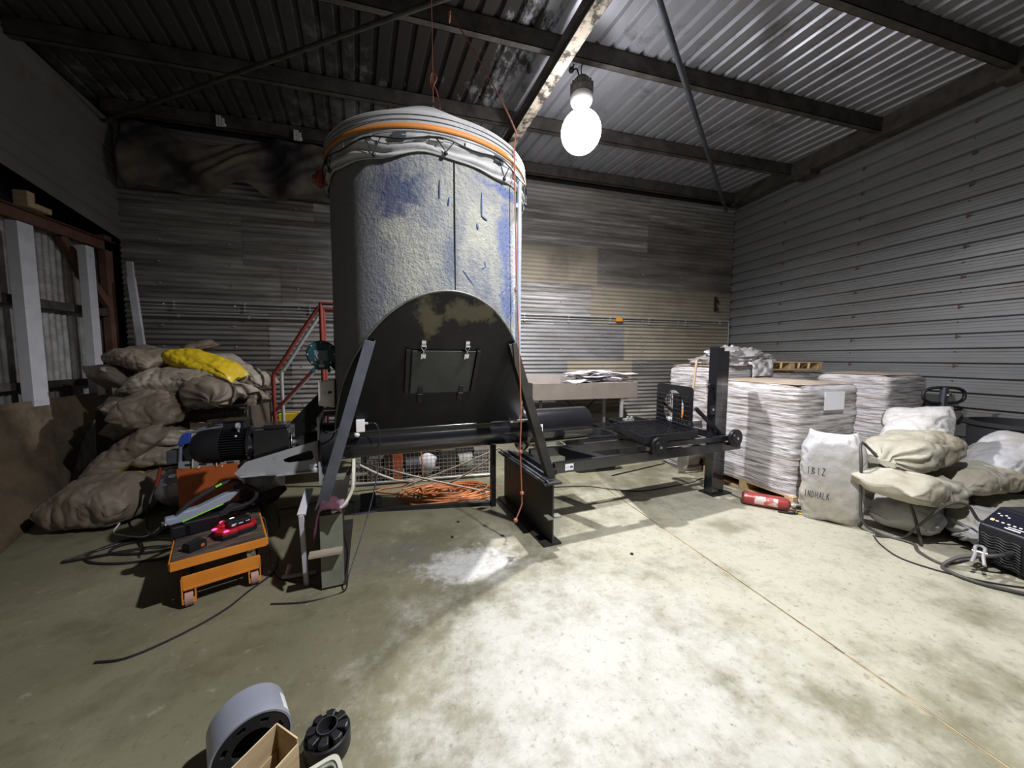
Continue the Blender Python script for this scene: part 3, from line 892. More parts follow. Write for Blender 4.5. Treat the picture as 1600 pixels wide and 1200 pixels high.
for s0 in (-0.165, 0.165):
    g = MB(); g.box(s0 - 0.02, s0 + 0.02, w0 - 0.10, w0 - 0.01, 0.012, 0.026, HM); g.box(s0 - 0.018, s0 + 0.018, w0 - 0.012, w0 + 0.075, 0.028, 0.036, HM)
    for a in (-0.011, 0.011):
        for b in (-0.09, -0.03):
            p = HM @ Vector((s0 + a, w0 + b, 0.026)); g.cyl(p, p + hn * 0.004, 0.005, n=8)
    g.cyl(HM @ Vector((s0 - 0.022, w0 - 0.008, 0.034)), HM @ Vector((s0 + 0.022, w0 - 0.008, 0.034)), 0.008, n=10)
    g.build('hinge', M['black_plate'], dr, bevel=0.0015)
    g = MB()
    g.box(s0 - 0.016, s0 + 0.016, w1 + 0.052, w1 + 0.085, 0.012, 0.024, HM)
    g.box(s0 - 0.018, s0 + 0.018, w1 + 0.045, w1 + 0.055, 0.02, 0.04, HM)
    g.tube([HM @ Vector(p) for p in smooth_path([(s0 - 0.014, w1 + 0.045, 0.034), (s0 - 0.016, w1 + 0.03, 0.034), (s0, w1 + 0.01, 0.034), (s0 + 0.016, w1 + 0.03, 0.034), (s0 + 0.014, w1 + 0.045, 0.034)], 5)], 0.0035, n=6)
    g.cyl(HM @ Vector((s0, w1 + 0.012, 0.036)), HM @ Vector((s0, w1 - 0.02, 0.036)), 0.005, n=8)
    g.box(s0 - 0.018, s0 - 0.006, w1 - 0.06, w1 - 0.015, 0.03, 0.046, HM)
    g.box(s0 + 0.006, s0 + 0.018, w1 - 0.055, w1 - 0.018, 0.03, 0.044, HM)
    g.box(s0 - 0.008, s0 + 0.010, w1 - 0.048, w1 - 0.022, 0.03, 0.05, HM)
    g.build('toggle_latch', M['steel_bright'], dr, bevel=0.001)['label'] = 'bright toggle latch'

# auger trough and outlet tube
g = MB(); g.cyl((-0.90, 0, 0.83), (0.86, 0, 0.83), 0.135, n=40)
g.box(-0.80, 0.80, -0.12, 0.12, 0.83, 0.945)
g.build('auger_tube', M['black_paint'], silo, smooth=40)
g = MB(); g.cyl((-0.81, -0.118, 0.938), (0.81, -0.118, 0.938), 0.014, n=10)
g.build('tube_rim', M['black_paint'], silo, smooth=60)
g = MB(); g.ring((-0.92, 0, 0.83), (-0.905, 0, 0.83), 0.245, 0.10, 36); g.ring((-0.905, 0, 0.83), (-0.80, 0, 0.83), 0.18, 0.12, 32)
g.build('tube_flange', M['black_plate'], silo, smooth=40)
g = MB(); g.ring((0.86, 0, 0.845), (1.63, 0, 0.845), 0.178, 0.168, 48); g.ring((0.855, 0, 0.835), (0.885, 0, 0.835), 0.225, 0.12, 36)
for k in range(10):
    a = 2 * math.pi * k / 10
    g.cyl((0.845, 0.20 * math.cos(a), 0.835 + 0.20 * math.sin(a)), (0.90, 0.20 * math.cos(a), 0.835 + 0.20 * math.sin(a)), 0.011, n=6)
g.build('outlet_tube', M['black_paint'], silo, smooth=40)
def sticker(parent, P, ux, uy, w, h, name='label_sticker'):
    """white label with a dark country shape mark and pale lettering dashes; P lower left corner"""
    P, ux, uy = Vector(P), Vector(ux).normalized(), Vector(uy).normalized()
    n = ux.cross(uy)
    def q(x, y, z=0): return P + ux * x * w + uy * y * h + n * z
    m = MB(); m.add([q(0, 0), q(1, 0), q(1, 1), q(0, 1), q(0, 0, .001), q(1, 0, .001), q(1, 1, .001), q(0, 1, .001)],
                    [(3, 2, 1, 0), (4, 5, 6, 7), (0, 1, 5, 4), (1, 2, 6, 5), (2, 3, 7, 6), (3, 0, 4, 7)])
    o = m.build(name, M['sticker'], parent); o['label'] = 'white maker label with a small dark mark'
    m = MB(); shp = [(.56, .46), (.58, .58), (.66, .66), (.70, .62), (.74, .70), (.79, .60), (.83, .70), (.90, .54), (.91, .42), (.86, .32), (.80, .34), (.74, .42), (.66, .36), (.60, .34)]
    m.add([q(a, b, .0018) for a, b in shp], [tuple(range(len(shp)))])
    m.build('maker_mark', M['ink'], o)
    m = MB()
    for x0, y0, x1, y1, t in ((.12, .34, .22, .66, .03), (.22, .66, .30, .34, .03), (.16, .46, .27, .46, .02), (.34, .66, .34, .34, .03), (.34, .66, .45, .60, .03), (.45, .60, .36, .50, .03), (.40, .36, .52, .36, .03), (.12, .22, .88, .22, .015)):
        m.bar(q(x0, y0, .0015), q(x1, y1, .0015), t * w, .0006, up=n)
    m.build('maker_lettering', M['ink_blue'], o)
    return o
sticker(silo, (0.95, -0.181, 0.825), (1, 0, 0), (0, 0, 1), 0.085, 0.075)

# braces from hopper plate to the beams
for sg in (-1, 1):
    g = MB()
    a, b = Vector((sg * 0.53, -0.625, 1.665)), Vector((sg * 0.86, -0.70, 0.545))
    g.bar(a, b, 0.07, 0.010, up=(0, -1, 0.1))
    n_ = Vector((0, 1, 0))
    off = Vector((-sg * 0.031, 0.035, 0))
    g.bar(a + off, b + off, 0.008, 0.07, up=(0, -1, 0.1))
    g.build('brace', M['mill_grey'] if sg < 0 else M['ibeam'], silo, bevel=0.002)['label'] = 'steel angle brace from hopper to beam'
g = MB(); g.box(0.70, 0.92, -0.16, -0.06, 0.93, 0.945); g.bar((0.80, -0.30, 0.98), (0.82, -0.12, 0.945), 0.17, 0.008)
g.build('bracket_plate', M['zinc'], silo)
# sight pipe down the right side of the shell
g = MB(); a = R(-43)
P0 = (0.83 * math.cos(a), 0.83 * math.sin(a))
g.cyl((P0[0], P0[1], 1.35), (P0[0], P0[1], 2.95), 0.018, n=12)
for zz in (1.45, 2.1, 2.75):
    g.box(P0[0] - 0.03, P0[0] + 0.012, P0[1] - 0.01, P0[1] + 0.03, zz, zz + 0.03)
g.build('sight_pipe', mk('bluish_pipe', (0.30, 0.36, 0.5), (0.5, 0.52, 0.55), scale=9, rough=0.45), silo, smooth=40)['label'] = 'pale blue pipe down the right edge'
g = MB(); a = R(-38)
g.box(-0.045, 0.045, -0.012, 0.012, 2.72, 2.86, Matrix.Translation((0.805 * math.cos(a), 0.805 * math.sin(a), 0)) @ Matrix.Rotation(a + math.pi / 2, 4, 'Z'))
g.build('port', M['black_dull'], silo)['label'] = 'black square port below the cover'
g = MB(); g.cyl((-0.78, -0.14, 2.88), (-0.90, -0.155, 2.88), 0.03, n=14); g.cyl((-0.84, -0.20, 2.83), (-0.84, -0.20, 2.94), 0.012, n=8); g.sphere((-0.85, -0.16, 2.885), 0.05, 16, 10, (0.7, 1, 1.25))
g.build('side_valve', M['red_paint'], silo, smooth=50)['label'] = 'red cap high on the left side'

# carrying beams
def ibeam(mb, s0, t0, t1, h=0.53, w=0.165, tw=0.012, tf=0.016):
    mb.box(s0 - w / 2, s0 + w / 2, t0, t1, 0, tf); mb.box(s0 - w / 2, s0 + w / 2, t0, t1, h - tf, h)
    mb.box(s0 - tw / 2, s0 + tw / 2, t0 + 0.0, t1, tf, h - tf)
g = MB(); ibeam(g, 0.83, -0.78, 0.33); br_ = g.build('beam', M['ibeam'], silo)
br_['label'] = 'dark steel beam under the right side'
g = MB(); g.box(0.775, 0.79, -0.78, 0.33, 0.532, 0.552); g.box(0.755, 0.775, -0.74, 0.30, 0.532, 0.54); g.bar((0.86, -0.60, 0.545), (0.86, 0.25, 0.545), 0.05, 0.025)
g.build('beam_strip', M['mill_grey'], br_)
g = MB(); g.box(0.775, 0.824, -0.80, -0.72, 0.235, 0.247); g.box(0.836, 0.905, -0.79, -0.72, 0.235, 0.247)
g.build('beam_tab', M['green_board'], br_)
g = MB(); ibeam(g, -0.80, -0.70, 0.33); bl_ = g.build('beam', M['ibeam'], silo)
bl_['label'] = 'dark steel beam under the left side'
g = MB(); g.box(-0.868, -0.732, -0.712, -0.700, 0.018, 0.512); g.build('end_plate', M['green_board'], bl_)
g = MB(); g.box(-0.93, -0.735, -0.78, -0.712, 0.268, 0.285); g.build('beam_tab', M['timber_old'], bl_)
# rear floor frame
g = MB(); g.bar((-0.66, 0.50, 0.02), (0.66, 0.17, 0.02), 0.04, 0.04)
g.build('rear_sill', M['black_dull'], silo)
g = MB(); g.bar((0.63, 0.155, 0.0), (0.63, 0.155, 0.72), 0.05, 0.05, up=(1, 0, 0)); g.build('rear_post', M['black_plate'], silo)
g = MB(); g.box(-0.72, -0.45, 0.44, 0.86, 0.0, 0.012); g.bar((-0.585, 0.56, 0.01), (-0.585, 0.68, 0.12), 0.15, 0.012)
g.build('foot_plate', M['mill_grey'], silo)

# ------------------------------------------------------------------ the laced cover on the silo
cover = thing('silo_cover', 'grey canvas cover with an orange band laced over the silo top', 'cover', (OX, OY, 2.75), ROT)
def low(a):  # lower edge of the skirt
    return 2.87 + 0.012 * math.sin(3 * a + 0.6) + 0.014 * math.sin(7 * a + 1.0) + 0.008 * math.sin(13 * a)
def cov(u, v):
    a = 2 * math.pi * u
    zl = low(a)
    prof = [(0.0, 0.812, zl), (0.25, 0.820, zl + 0.05), (0.45, 0.824, 2.985), (0.5, 0.826, 3.00), (1.0, 0.828, 3.145)]
    for i in range(len(prof) - 1):
        if v <= prof[i + 1][0] + 1e-9:
            f = (v - prof[i][0]) / (prof[i + 1][0] - prof[i][0])
            r = prof[i][1] + f * (prof[i + 1][1] - prof[i][1]); z = prof[i][2] + f * (prof[i + 1][2] - prof[i][2]); break
    if v < 0.46:
        r += 0.012 * noise.noise(Vector((math.cos(a) * 5, math.sin(a) * 5, v * 3))) + 0.010 * math.sin(v * 26 + 5 * math.sin(3 * a)) * (1 if v > 0.03 else 0)
    return (r * math.cos(a), r * math.sin(a), z - 2.75)
M['canvas'] = mk('grey_canvas', (0.40, 0.40, 0.395), (0.50, 0.50, 0.49), scale=5, rough=0.85, c3=(0.27, 0.27, 0.265), s3=2.5, lo3=0.5, hi3=0.7, bump=0.3, bscale=70, bdist=0.003)
g = MB(); g.grid(cov, 120, 24, True); g.build('skirt', M['canvas'], cover, smooth=180, solid=0.006)
g = MB()
def dome(u, v):
    a = 2 * math.pi * u; r = 0.828 * (1 - v)
    z = 3.145 + 0.50 * (v ** 1.0) + 0.035 * math.sin(math.pi * v) + 0.09 * max(0, (v - 0.80) / 0.2) ** 1.5
    z += 0.018 * math.sin(math.pi * v) * math.sin(6 * a)
    if v < 0.08: z -= 0.02 * (1 - v / 0.08)
    return (r * math.cos(a) + 0.03 * v, r * math.sin(a), z - 2.75)
g.grid(dome, 96, 16, True); g.build('dome', M['canvas'], cover, smooth=180)
g = MB()
g.grid(lambda u, v: ((0.834 + 0.0005 * v) * math.cos(2 * math.pi * u), (0.834) * math.sin(2 * math.pi * u), 0.278 + 0.034 * v), 120, 1, True)
g.build('band', mk('orange_tape', (0.66, 0.25, 0.05), (0.58, 0.21, 0.05), scale=4, rough=0.6), cover, smooth=180, solid=0.003)['label'] = 'orange band'
g = MB()
for zz in (0.262, 0.335, 0.365): g.tube([(0.834 * math.cos(2 * math.pi * k / 96), 0.834 * math.sin(2 * math.pi * k / 96), zz) for k in range(96)], 0.002, n=5, closed=True)
g.build('stitching', M['mill_grey'], cover, smooth=60)
g = MB(); pts = []
nl = 11
for k in range(nl):
    a = 2 * math.pi * k / nl + 0.1
    zl = low(a) - 2.75
    r = 0.838
    g.tube([(r * math.cos(a - 0.07), r * math.sin(a - 0.07), 0.232), (0.836 * math.cos(a), 0.836 * math.sin(a), zl + 0.02), (r * math.cos(a + 0.07), r * math.sin(a + 0.07), 0.232)], 0.004, n=6)
    g.sphere((0.833 * math.cos(a), 0.833 * math.sin(a), zl + 0.015), 0.014, 8, 6)
g.tube([(0.842 * math.cos(2 * math.pi * k / 72), 0.842 * math.sin(2 * math.pi * k / 72), 0.222 + 0.016 * math.sin(nl * 2 * math.pi * k / 72 + 1)) for k in range(72)], 0.005, n=6, closed=True)
g.build('lacing', M['cable'], cover, smooth=60)['label'] = 'black lacing cord'
g = MB()
for k in range(22):
    a = 2 * math.pi * k / 22 + 0.03
    for z0, dz in ((0.215, 0.036),):
        g = MB(); g.box(-0.045, 0.045, -0.003, 0.003, z0, z0 + dz, Matrix.Translation((0.833 * math.cos(a), 0.833 * math.sin(a), 0)) @ Matrix.Rotation(a + math.pi / 2, 4, 'Z')); g.build('loop_tab', M['canvas'] if k % 3 else M['mill_grey'], cover)

# ropes
g = MB(); g.tube([(0.17, 3.3, 3.76), (0.17, 3.3, 3.86), (0.165, 3.30, 5.02)], 0.005, n=6)
g.tube(smooth_path([(0.17, 3.28, 3.88), (0.20, 3.27, 3.95), (0.16, 3.27, 3.98), (0.15, 3.29, 3.90), (0.19, 3.29, 3.87), (0.22, 3.3, 3.78), (0.23, 3.3, 3.72)], 5), 0.008, n=6)
tag(g.build('lifting_rope', M['rope'], smooth=60), 'orange knotted rope holding up the middle of the silo cover', 'rope')
rx = [(0.36, 3.665, 4.85), (0.55, 3.20, 4.12), (0.735, 2.71, 3.30), (0.735, 2.69, 3.10), (0.755, 2.68, 2.2), (0.79, 2.665, 1.15), (0.785, 2.66, 0.85), (0.80, 2.66, 0.42), (0.795, 2.655, 0.36), (0.74, 2.63, 0.255)]
g = MB(); g.tube(smooth_path(rx, 6), 0.0055, n=7)
for p in ((0.787, 2.66, 0.80), (0.80, 2.66, 0.46), (0.74, 2.63, 0.255)): g.sphere(p, 0.018, 10, 8)
g.tube(smooth_path([(0.36, 3.64, 4.845), (0.36, 3.66, 4.835), (0.36, 3.75, 4.835), (0.36, 3.76, 4.94)], 5), 0.0075, n=6)
tag(g.build('hauling_rope', M['rope'], smooth=60), 'long orange rope over a purlin hanging down the right side of the silo', 'rope')

# ------------------------------------------------------------------ drive motor
LM = Matrix.Translation((OX, OY, 0)) @ Matrix.Rotation(R(ROT), 4, 'Z')
def lthing(name, label, cat, s_, t_, z_, group=None):
    p = LM @ Vector((s_, t_, z_))
    e = thing(name, label, cat, p, ROT, group)
    def off(mb): return mb.xf(Matrix.Translation((-s_, -t_, -z_)))
    return e, off
mot, mo = lthing('drive_motor', 'black finned electric motor with gearbox and grey bracket driving the auger', 'motor', -1.40, 0, 0.60)
g = MB(); g.cyl((-1.66, 0, 0.885), (-1.42, 0, 0.885), 0.098, n=32)
for k in range(40):
    a = 2 * math.pi * k / 40
    g.box(-1.655, -1.425, -0.0025, 0.0025, 0.09, 0.122, Matrix.Translation((0, 0, 0.885)) @ Matrix.Rotation(a, 4, 'X'))
mo(g).build('finned_body', M['black_plate'], mot, smooth=40)
g = MB(); g.lathe([(0.03, -0.10), (0.09, -0.095), (0.118, -0.06), (0.126, -0.02), (0.128, 0.0), (0.128, 0.075), (0.122, 0.08)], 36, Matrix.Translation((-1.655, 0, 0.885)) @ Matrix.Rotation(R(90), 4, 'Y'))
for v in g.v: pass
mo(g).build('fan_cowl', M['black_plate'], mot, smooth=40)
g = MB(); g.box(-1.57, -1.44, -0.02, 0.12, 1.0, 1.06); g.box(-1.58, -1.43, -0.03, 0.13, 1.06, 1.075)
mo(g).build('terminal_box', M['black_plate'], mot, bevel=0.004)
g = MB(); g.ring((-1.475, -0.06, 1.035), (-1.455, -0.06, 1.035), 0.024, 0.013, 16); g.cyl((-1.465, -0.055, 0.99), (-1.465, -0.06, 1.015), 0.008, n=8)
mo(g).build('lifting_eye', M['zinc'], mot, smooth=50)
g = MB(); g.sphere((-1.47, -0.105, 0.965), 0.012, 10, 6); mo(g).build('end_plug', M['steel_bright'], mot, smooth=50)
g = MB(); g.lathe([(0.10, 0), (0.135, 0.01), (0.135, 0.03), (0.12, 0.05), (0.125, 0.28), (0.11, 0.29)], 32, Matrix.Translation((-1.42, 0, 0.885)) @ Matrix.Rotation(R(90), 4, 'Y'))
g.box(-1.36, -1.13, -0.125, 0.125, 0.74, 1.0)
g.box(-1.30, -1.15, -0.09, 0.09, 1.0, 1.03)
g.box(-1.13, -1.12, -0.05, 0.05, 0.8, 0.95)
mo(g).build('gearbox', M['black_paint'], mot, smooth=35, bevel=0.008)
g = MB(); g.cyl((-1.12, 0, 0.865), (-0.92, 0, 0.865), 0.025, n=16); g.cyl((-1.08, 0, 0.865), (-1.04, 0, 0.865), 0.05, n=20)
mo(g).build('shaft', M['zinc'], mot, smooth=40)
g = MB(); g.cyl((-1.035, 0, 0.865), (-1.0, 0, 0.865), 0.072, n=28); g.cyl((-0.985, 0, 0.865), (-0.95, 0, 0.865), 0.072, n=28)
for k in range(12):
    a = 2 * math.pi * k / 12
    g.box(-1.03, -0.955, -0.012, 0.012, 0.06, 0.082, Matrix.Translation((0, 0, 0.865)) @ Matrix.Rotation(a, 4, 'X'))
mo(g).build('coupling', M['black_dull'], mot, smooth=40)
# grey bracket: two slotted side plates and an end flange
side = [(-1.46, 0.71), (-1.44, 0.735), (-1.39, 0.79), (-0.905, 0.915), (-0.905, 0.665), (-1.44, 0.695)]
hole = [(-1.155, 0.785), (-1.12, 0.80), (-0.98, 0.838), (-0.962, 0.83), (-0.955, 0.78), (-0.97, 0.765), (-1.12, 0.755), (-1.15, 0.765)]
def sideplate(t0, th):
    o8 = [(-1.46, 0.715), (-1.39, 0.79), (-1.15, 0.852), (-0.905, 0.915), (-0.905, 0.79), (-0.905, 0.665), (-1.15, 0.678), (-1.44, 0.695)]
    mm = MB(); mm.holed(o8, hole, th, Matrix.Translation((0, t0, 0)) @ Matrix(((1, 0, 0), (0, 0, 1), (0, 1, 0))).to_4x4())
    return mm
for t0 in (-0.212, 0.20):
    mo(sideplate(t0, 0.012)).build('bracket_side', M['grey_plate'], mot)['label'] = 'grey slotted bracket plate'
g = MB(); g.bar((-1.44, 0, 0.690), (-0.91, 0, 0.660), 0.42, 0.01)
mo(g).build('bracket_base', M['grey_plate'], mot)
g = MB(); g.holed(snap_corners(rect_loop(-0.23, 0.23, 0.57, 1.09, 32), -0.23, 0.23, 0.57, 1.09), ell_loop(0, 0.85, 0.12, 0.12, 32), 0.014, Matrix.Translation((-0.922, 0, 0)) @ Matrix(((0, 0, 1), (1, 0, 0), (0, 1, 0))).to_4x4())
mo(g).build('end_flange', M['grey_plate'], mot)
g = MB(); g.box(-1.42, -1.27, -0.235, -0.214, 0.684, 0.692); g.box(-1.20, -0.93, -0.232, -0.214, 0.668, 0.678)
mo(g).build('bracket_lip', M['zinc'], mot)
st = sticker(mot, Vector((-0.985, -0.2135, 0.685)) - Vector((-1.40, 0, 0.60)), (1, 0, -0.03), (0.03, 0, 1), 0.07, 0.045)

# ------------------------------------------------------------------ blower, control box, small box
blw, bo = lthing('air_blower', 'dark green round air blower mounted on the left side of the silo', 'blower', -0.87, -0.10, 1.40)
TX = Matrix.Translation((-0.885, -0.10, 1.575)) @ Matrix.Rotation(R(90), 4, 'X')
g = MB(); g.lathe([(0.055, 0.05), (0.095, 0.045), (0.106, 0.03), (0.108, -0.03), (0.09, -0.045)], 36, TX)
bo(g).build('casing', M['green_paint'], blw, smooth=40)
g = MB(); g.ring((-0.885, -0.15, 1.565), (-0.885, -0.165, 1.565), 0.036, 0.024, 24)
g.box(-0.93, -0.84, -0.155, -0.148, 1.525, 1.605)
bo(g).build('inlet_flange', mk('grey_inlet', (0.16, 0.20, 0.21), (0.22, 0.26, 0.27), scale=9, rough=0.4), blw, smooth=40)
g = MB()
for k in range(8):
    a = 2 * math.pi * k / 8; g.cyl((-0.885 + 0.092 * math.cos(a), -0.148, 1.575 + 0.092 * math.sin(a)), (-0.885 + 0.092 * math.cos(a), -0.138, 1.575 + 0.092 * math.sin(a)), 0.006, n=6)
bo(g).build('rim_bolts', M['zinc'], blw)['kind'] = 'stuff'
g = MB(); g.cyl((-0.885, -0.150, 1.565), (-0.885, -0.153, 1.565), 0.025, n=20); bo(g).build('inlet_mouth', M['void'], blw)
g = MB(); g.box(-0.935, -0.835, -0.14, -0.04, 1.455, 1.53); g.box(-0.955, -0.935, -0.14, -0.12, 1.43, 1.47); g.box(-0.845, -0.825, -0.14, -0.12, 1.43, 1.47)
bo(g).build('base', M['green_paint'], blw, bevel=0.004)
g = MB(); g.box(-0.905, -0.865, -0.152, -0.146, 1.475, 1.495); bo(g).build('name_plate', M['zinc'], blw)
g = MB(); g.ring((-0.885, -0.15, 1.512), (-0.885, -0.155, 1.512), 0.012, 0.007, 14); bo(g).build('drain_ring', M['zinc'], blw)
g = MB(); g.cyl((-0.83, 0.0, 1.56), (-0.76, 0.02, 1.56), 0.06, n=20); g.cyl((-0.81, -0.06, 1.50), (-0.77, -0.06, 1.46), 0.03, n=12); g.tube(smooth_path([(-0.80, -0.1, 1.47), (-0.75, -0.2, 1.44), (-0.74, -0.22, 1.36), (-0.78, -0.15, 1.32)], 6), 0.008, n=6)
bo(g).build('blower_motor', M['black_dull'], blw, smooth=40)

cbx, co = lthing('control_box', 'cream control box with a small blue and black mark on the silo side', 'control box', -0.86, -0.15, 1.14)
g = MB(); poly = [(-0.915, 1.175), (-0.80, 1.155), (-0.797, 1.375), (-0.912, 1.36)]
g.prism(poly, 0.09, Matrix.Translation((0, -0.17, 0)) @ Matrix(((1, 0, 0), (0, 0, 1), (0, 1, 0))).to_4x4())
co(g).build('housing', mk('cream_box', (0.74, 0.69, 0.65), (0.78, 0.73, 0.7), scale=5, rough=0.5), cbx, bevel=0.006)
g = MB(); g.box(-0.797, -0.72, -0.15, -0.02, 1.15, 1.375); co(g).build('back_plate', M['black_dull'], cbx)
g = MB(); shp = [(-.846, 1.268), (-.843, 1.282), (-.836, 1.290), (-.829, 1.284), (-.824, 1.292), (-.815, 1.278), (-.818, 1.268), (-.826, 1.272), (-.834, 1.262)]
g.add([(a, -0.1715, b) for a, b in shp], [tuple(range(len(shp)))]); co(g).build('maker_mark', M['ink'], cbx)
g = MB()
for x0, z0, x1, z1 in ((-.882, 1.262, -.874, 1.288), (-.874, 1.288, -.866, 1.264), (-.879, 1.272, -.869, 1.272), (-.862, 1.288, -.862, 1.264), (-.862, 1.286, -.852, 1.280), (-.852, 1.280, -.861, 1.275), (-.858, 1.266, -.850, 1.266), (-.882, 1.252, -.82, 1.249)):
    g.bar((x0, -0.1712, z0), (x1, -0.1712, z1), 0.003, 0.001, up=(0, -1, 0))
co(g).build('maker_lettering', M['ink_blue'], cbx)
g = MB(); g.box(-0.885, -0.80, -0.15, -0.08, 1.09, 1.145); g.tube(smooth_path([(-0.87, -0.15, 1.10), (-0.90, -0.2, 1.02), (-0.85, -0.25, 0.97), (-0.77, -0.22, 1.0), (-0.76, -0.15, 1.1)], 6), 0.006, n=6)
co(g).build('terminal_block', M['black_dull'], cbx)
g = MB(); g.box(-0.883, -0.80, -0.16, -0.085, 1.128, 1.137); co(g).build('shelf_strip', M['zinc'], cbx)

sbx, so = lthing('junction_box', 'small white junction box beside the left brace on the auger tube', 'junction box', -0.615, -0.21, 0.95)
g = MB(); g.box(-0.65, -0.585, -0.235, -0.185, 0.955, 1.055); so(g).build('housing', M['white_plastic'], sbx, bevel=0.006)
g = MB(); g.sphere((-0.645, -0.21, 0.935), 0.024, 12, 8); so(g).build('sensor_knob', M['white_plastic'], sbx, smooth=50)
g = MB(); g.cyl((-0.585, -0.21, 1.02), (-0.56, -0.21, 1.02), 0.012, n=10); so(g).build('cable_gland', M['zinc'], sbx, smooth=50)
def L3(s_, t_, z_): return LM @ Vector((s_, t_, z_))
g = MB(); g.tube(smooth_path([L3(-0.56, -0.21, 1.02), L3(-0.50, -0.22, 1.01), L3(-0.475, -0.23, 0.90), L3(-0.49, -0.26, 0.70), L3(-0.52, -0.35, 0.55), L3(-0.60, -0.50, 0.30), L3(-0.70, -0.75, 0.10), L3(-0.74, -0.78, 0.006), L3(-0.95, -0.80, 0.006), L3(-1.15, -0.74, 0.006)], 7), 0.005, n=6)
tag(g.build('control_cable', M['cable'], smooth=60), 'thin black cable looping from the white junction box to the floor', 'cable')
g = MB(); g.tube(smooth_path([(-0.93, 2.70, 0.016), (-0.90, 2.69, 0.016), (-0.72, 2.70, 0.016)], 4), 0.014, n=10); g.cyl((-0.91, 2.69, 0.016), (-0.90, 2.74, 0.075), 0.014, n=10)
tag(g.build('pipe_fitting', M['pipe_white'], smooth=50), 'short pale pipe with an elbow lying on the floor left of the left beam', 'pipe')
# things left on the left beam
g = MB(); g.tube(smooth_path([L3(-0.655, -0.66, 0.86), L3(-0.66, -0.70, 0.75), L3(-0.67, -0.72, 0.66), L3(-0.72, -0.75, 0.58), L3(-0.79, -0.75, 0.545)], 6), 0.012, n=6)
for v in g.v: pass
tag(g.build('webbing_strap', M['webbing'], smooth=60), 'cream webbing strap hanging by the left brace of the silo', 'strap')
g = MB()
def rag(u, v):
    x = -0.90 + 0.17 * u; y = -0.80 + 0.20 * v
    z = 0.545 + 0.05 * abs(noise.noise(Vector((u * 3, v * 3, 2)))) + 0.04 * math.sin(math.pi * u)
    if u < 0.22: z -= (0.22 - u) * 0.8
    return L3(x, y, z)
g.grid(rag, 16, 16); tag(g.build('rag', M['maroon'], smooth=180, solid=0.012), 'maroon rag draped over the end of the left steel beam', 'rag')
g = MB(); p_ = L3(-0.735, -0.70, 0.57)
g.grid(lambda u, v: Vector(p_) + Vector(((0.035 + .008 * math.sin(6 * u * 6.28)) * math.sin(math.pi * v) * math.cos(6.283 * u), (0.035) * math.sin(math.pi * v) * math.sin(6.283 * u), -0.032 * math.cos(math.pi * v))), 20, 12, True)
tag(g.build('rag', M['pink'], smooth=180), 'small crumpled pink cloth beside the maroon rag on the beam', 'rag')
g = MB(); a, b = L3(-0.985, -0.62, 0.50), L3(-0.955, -0.46, 0.62); g.bar(a, b, 0.05, 0.02)
g.bar(a + Vector((0, .0, -.0)), a + Vector((0.01, 0.02, -0.5)), 0.03, 0.02, up=(0, 1, 0))
tag(g.build('timber_offcut', M['white_paint'], bevel=0.002), 'white painted timber offcut propped against the left beam', 'timber')
g = MB(); g.bar(L3(-0.83, -0.05, 0.545), L3(-0.80, 0.22, 0.545), 0.14, 0.03)
tag(g.build('board', M['green_board'], bevel=0.002), 'grey green board lying on the left beam behind the rag', 'board')

# ================================================================== BAGGING FRAME AND CART (right of the silo)
def sm4(t, c='x'): return t
frm, fo = lthing('bagging_stand', 'long black steel rail stand with tall square post right of the silo', 'stand', 2.0, -0.35, 0.0)
for nm, t0, lab in (('rail', -0.60, 'front black rail'), ('rail', -0.10, 'rear black rail')):
    g = MB(); g.box(0.93, 3.28, t0 - 0.025, t0 + 0.025, 0.545, 0.64)
    o = fo(g).build(nm, M['black_paint'], frm, bevel=0.003); o['label'] = lab
g = MB(); g.box(0.95, 1.62, -0.57, -0.535, 0.60, 0.612); g.box(1.80, 3.2, -0.57, -0.535, 0.60, 0.612)
fo(g).build('rail_ledge', M['zinc'], frm)
for s0 in (1.33, 3.25):
    g = MB(); g.box(s0, s0 + 0.06, -0.575, -0.125, 0.55, 0.632) if s0 > 2 else g.bar((1.30, -0.12, 0.595), (1.46, -0.575, 0.595), 0.09, 0.085)
    fo(g).build('cross_member', M['black_plate'], frm, bevel=0.002)
g = MB(); g.box(0.86, 0.93, -0.66, 0.0, 0.553, 0.60)
fo(g).build('end_plate', M['black_plate'], frm, bevel=0.002)
g = MB(); g.box(3.02, 3.125, -0.50, -0.395, 0.012, 1.675)
po_ = fo(g).build('post', M['black_paint'], frm, bevel=0.004)
g = MB(); g.box(3.13, 3.235, -0.48, -0.375, 0.0, 1.635); fo(g).build('post', M['black_paint'], frm, bevel=0.004)
g = MB(); g.box(3.0, 3.30, -0.54, -0.34, 0.0, 0.012); fo(g).build('foot_plate', M['black_plate'], frm)
g = MB(); g.box(2.945, 3.02, -0.50, -0.49, 0.93, 1.03); fo(g).build('post_bracket', M['black_plate'], po_)
g = MB(); g.cyl((2.985, -0.505, 0.985), (2.985, -0.484, 0.985), 0.012, n=12); fo(g).build('bracket_hole', M['zinc'], po_)
g = MB(); g.ring((2.99, -0.46, 1.24), (2.99, -0.44, 1.24), 0.034, 0.014, 18); g.box(2.99, 3.02, -0.47, -0.43, 1.225, 1.255); fo(g).build('post_lug', M['black_plate'], po_, smooth=40)
sticker(frm, Vector((1.03, -0.6265, 0.565)) - Vector((2.0, -0.35, 0)), (1, 0, 0), (0, 0, 1), 0.085, 0.058)

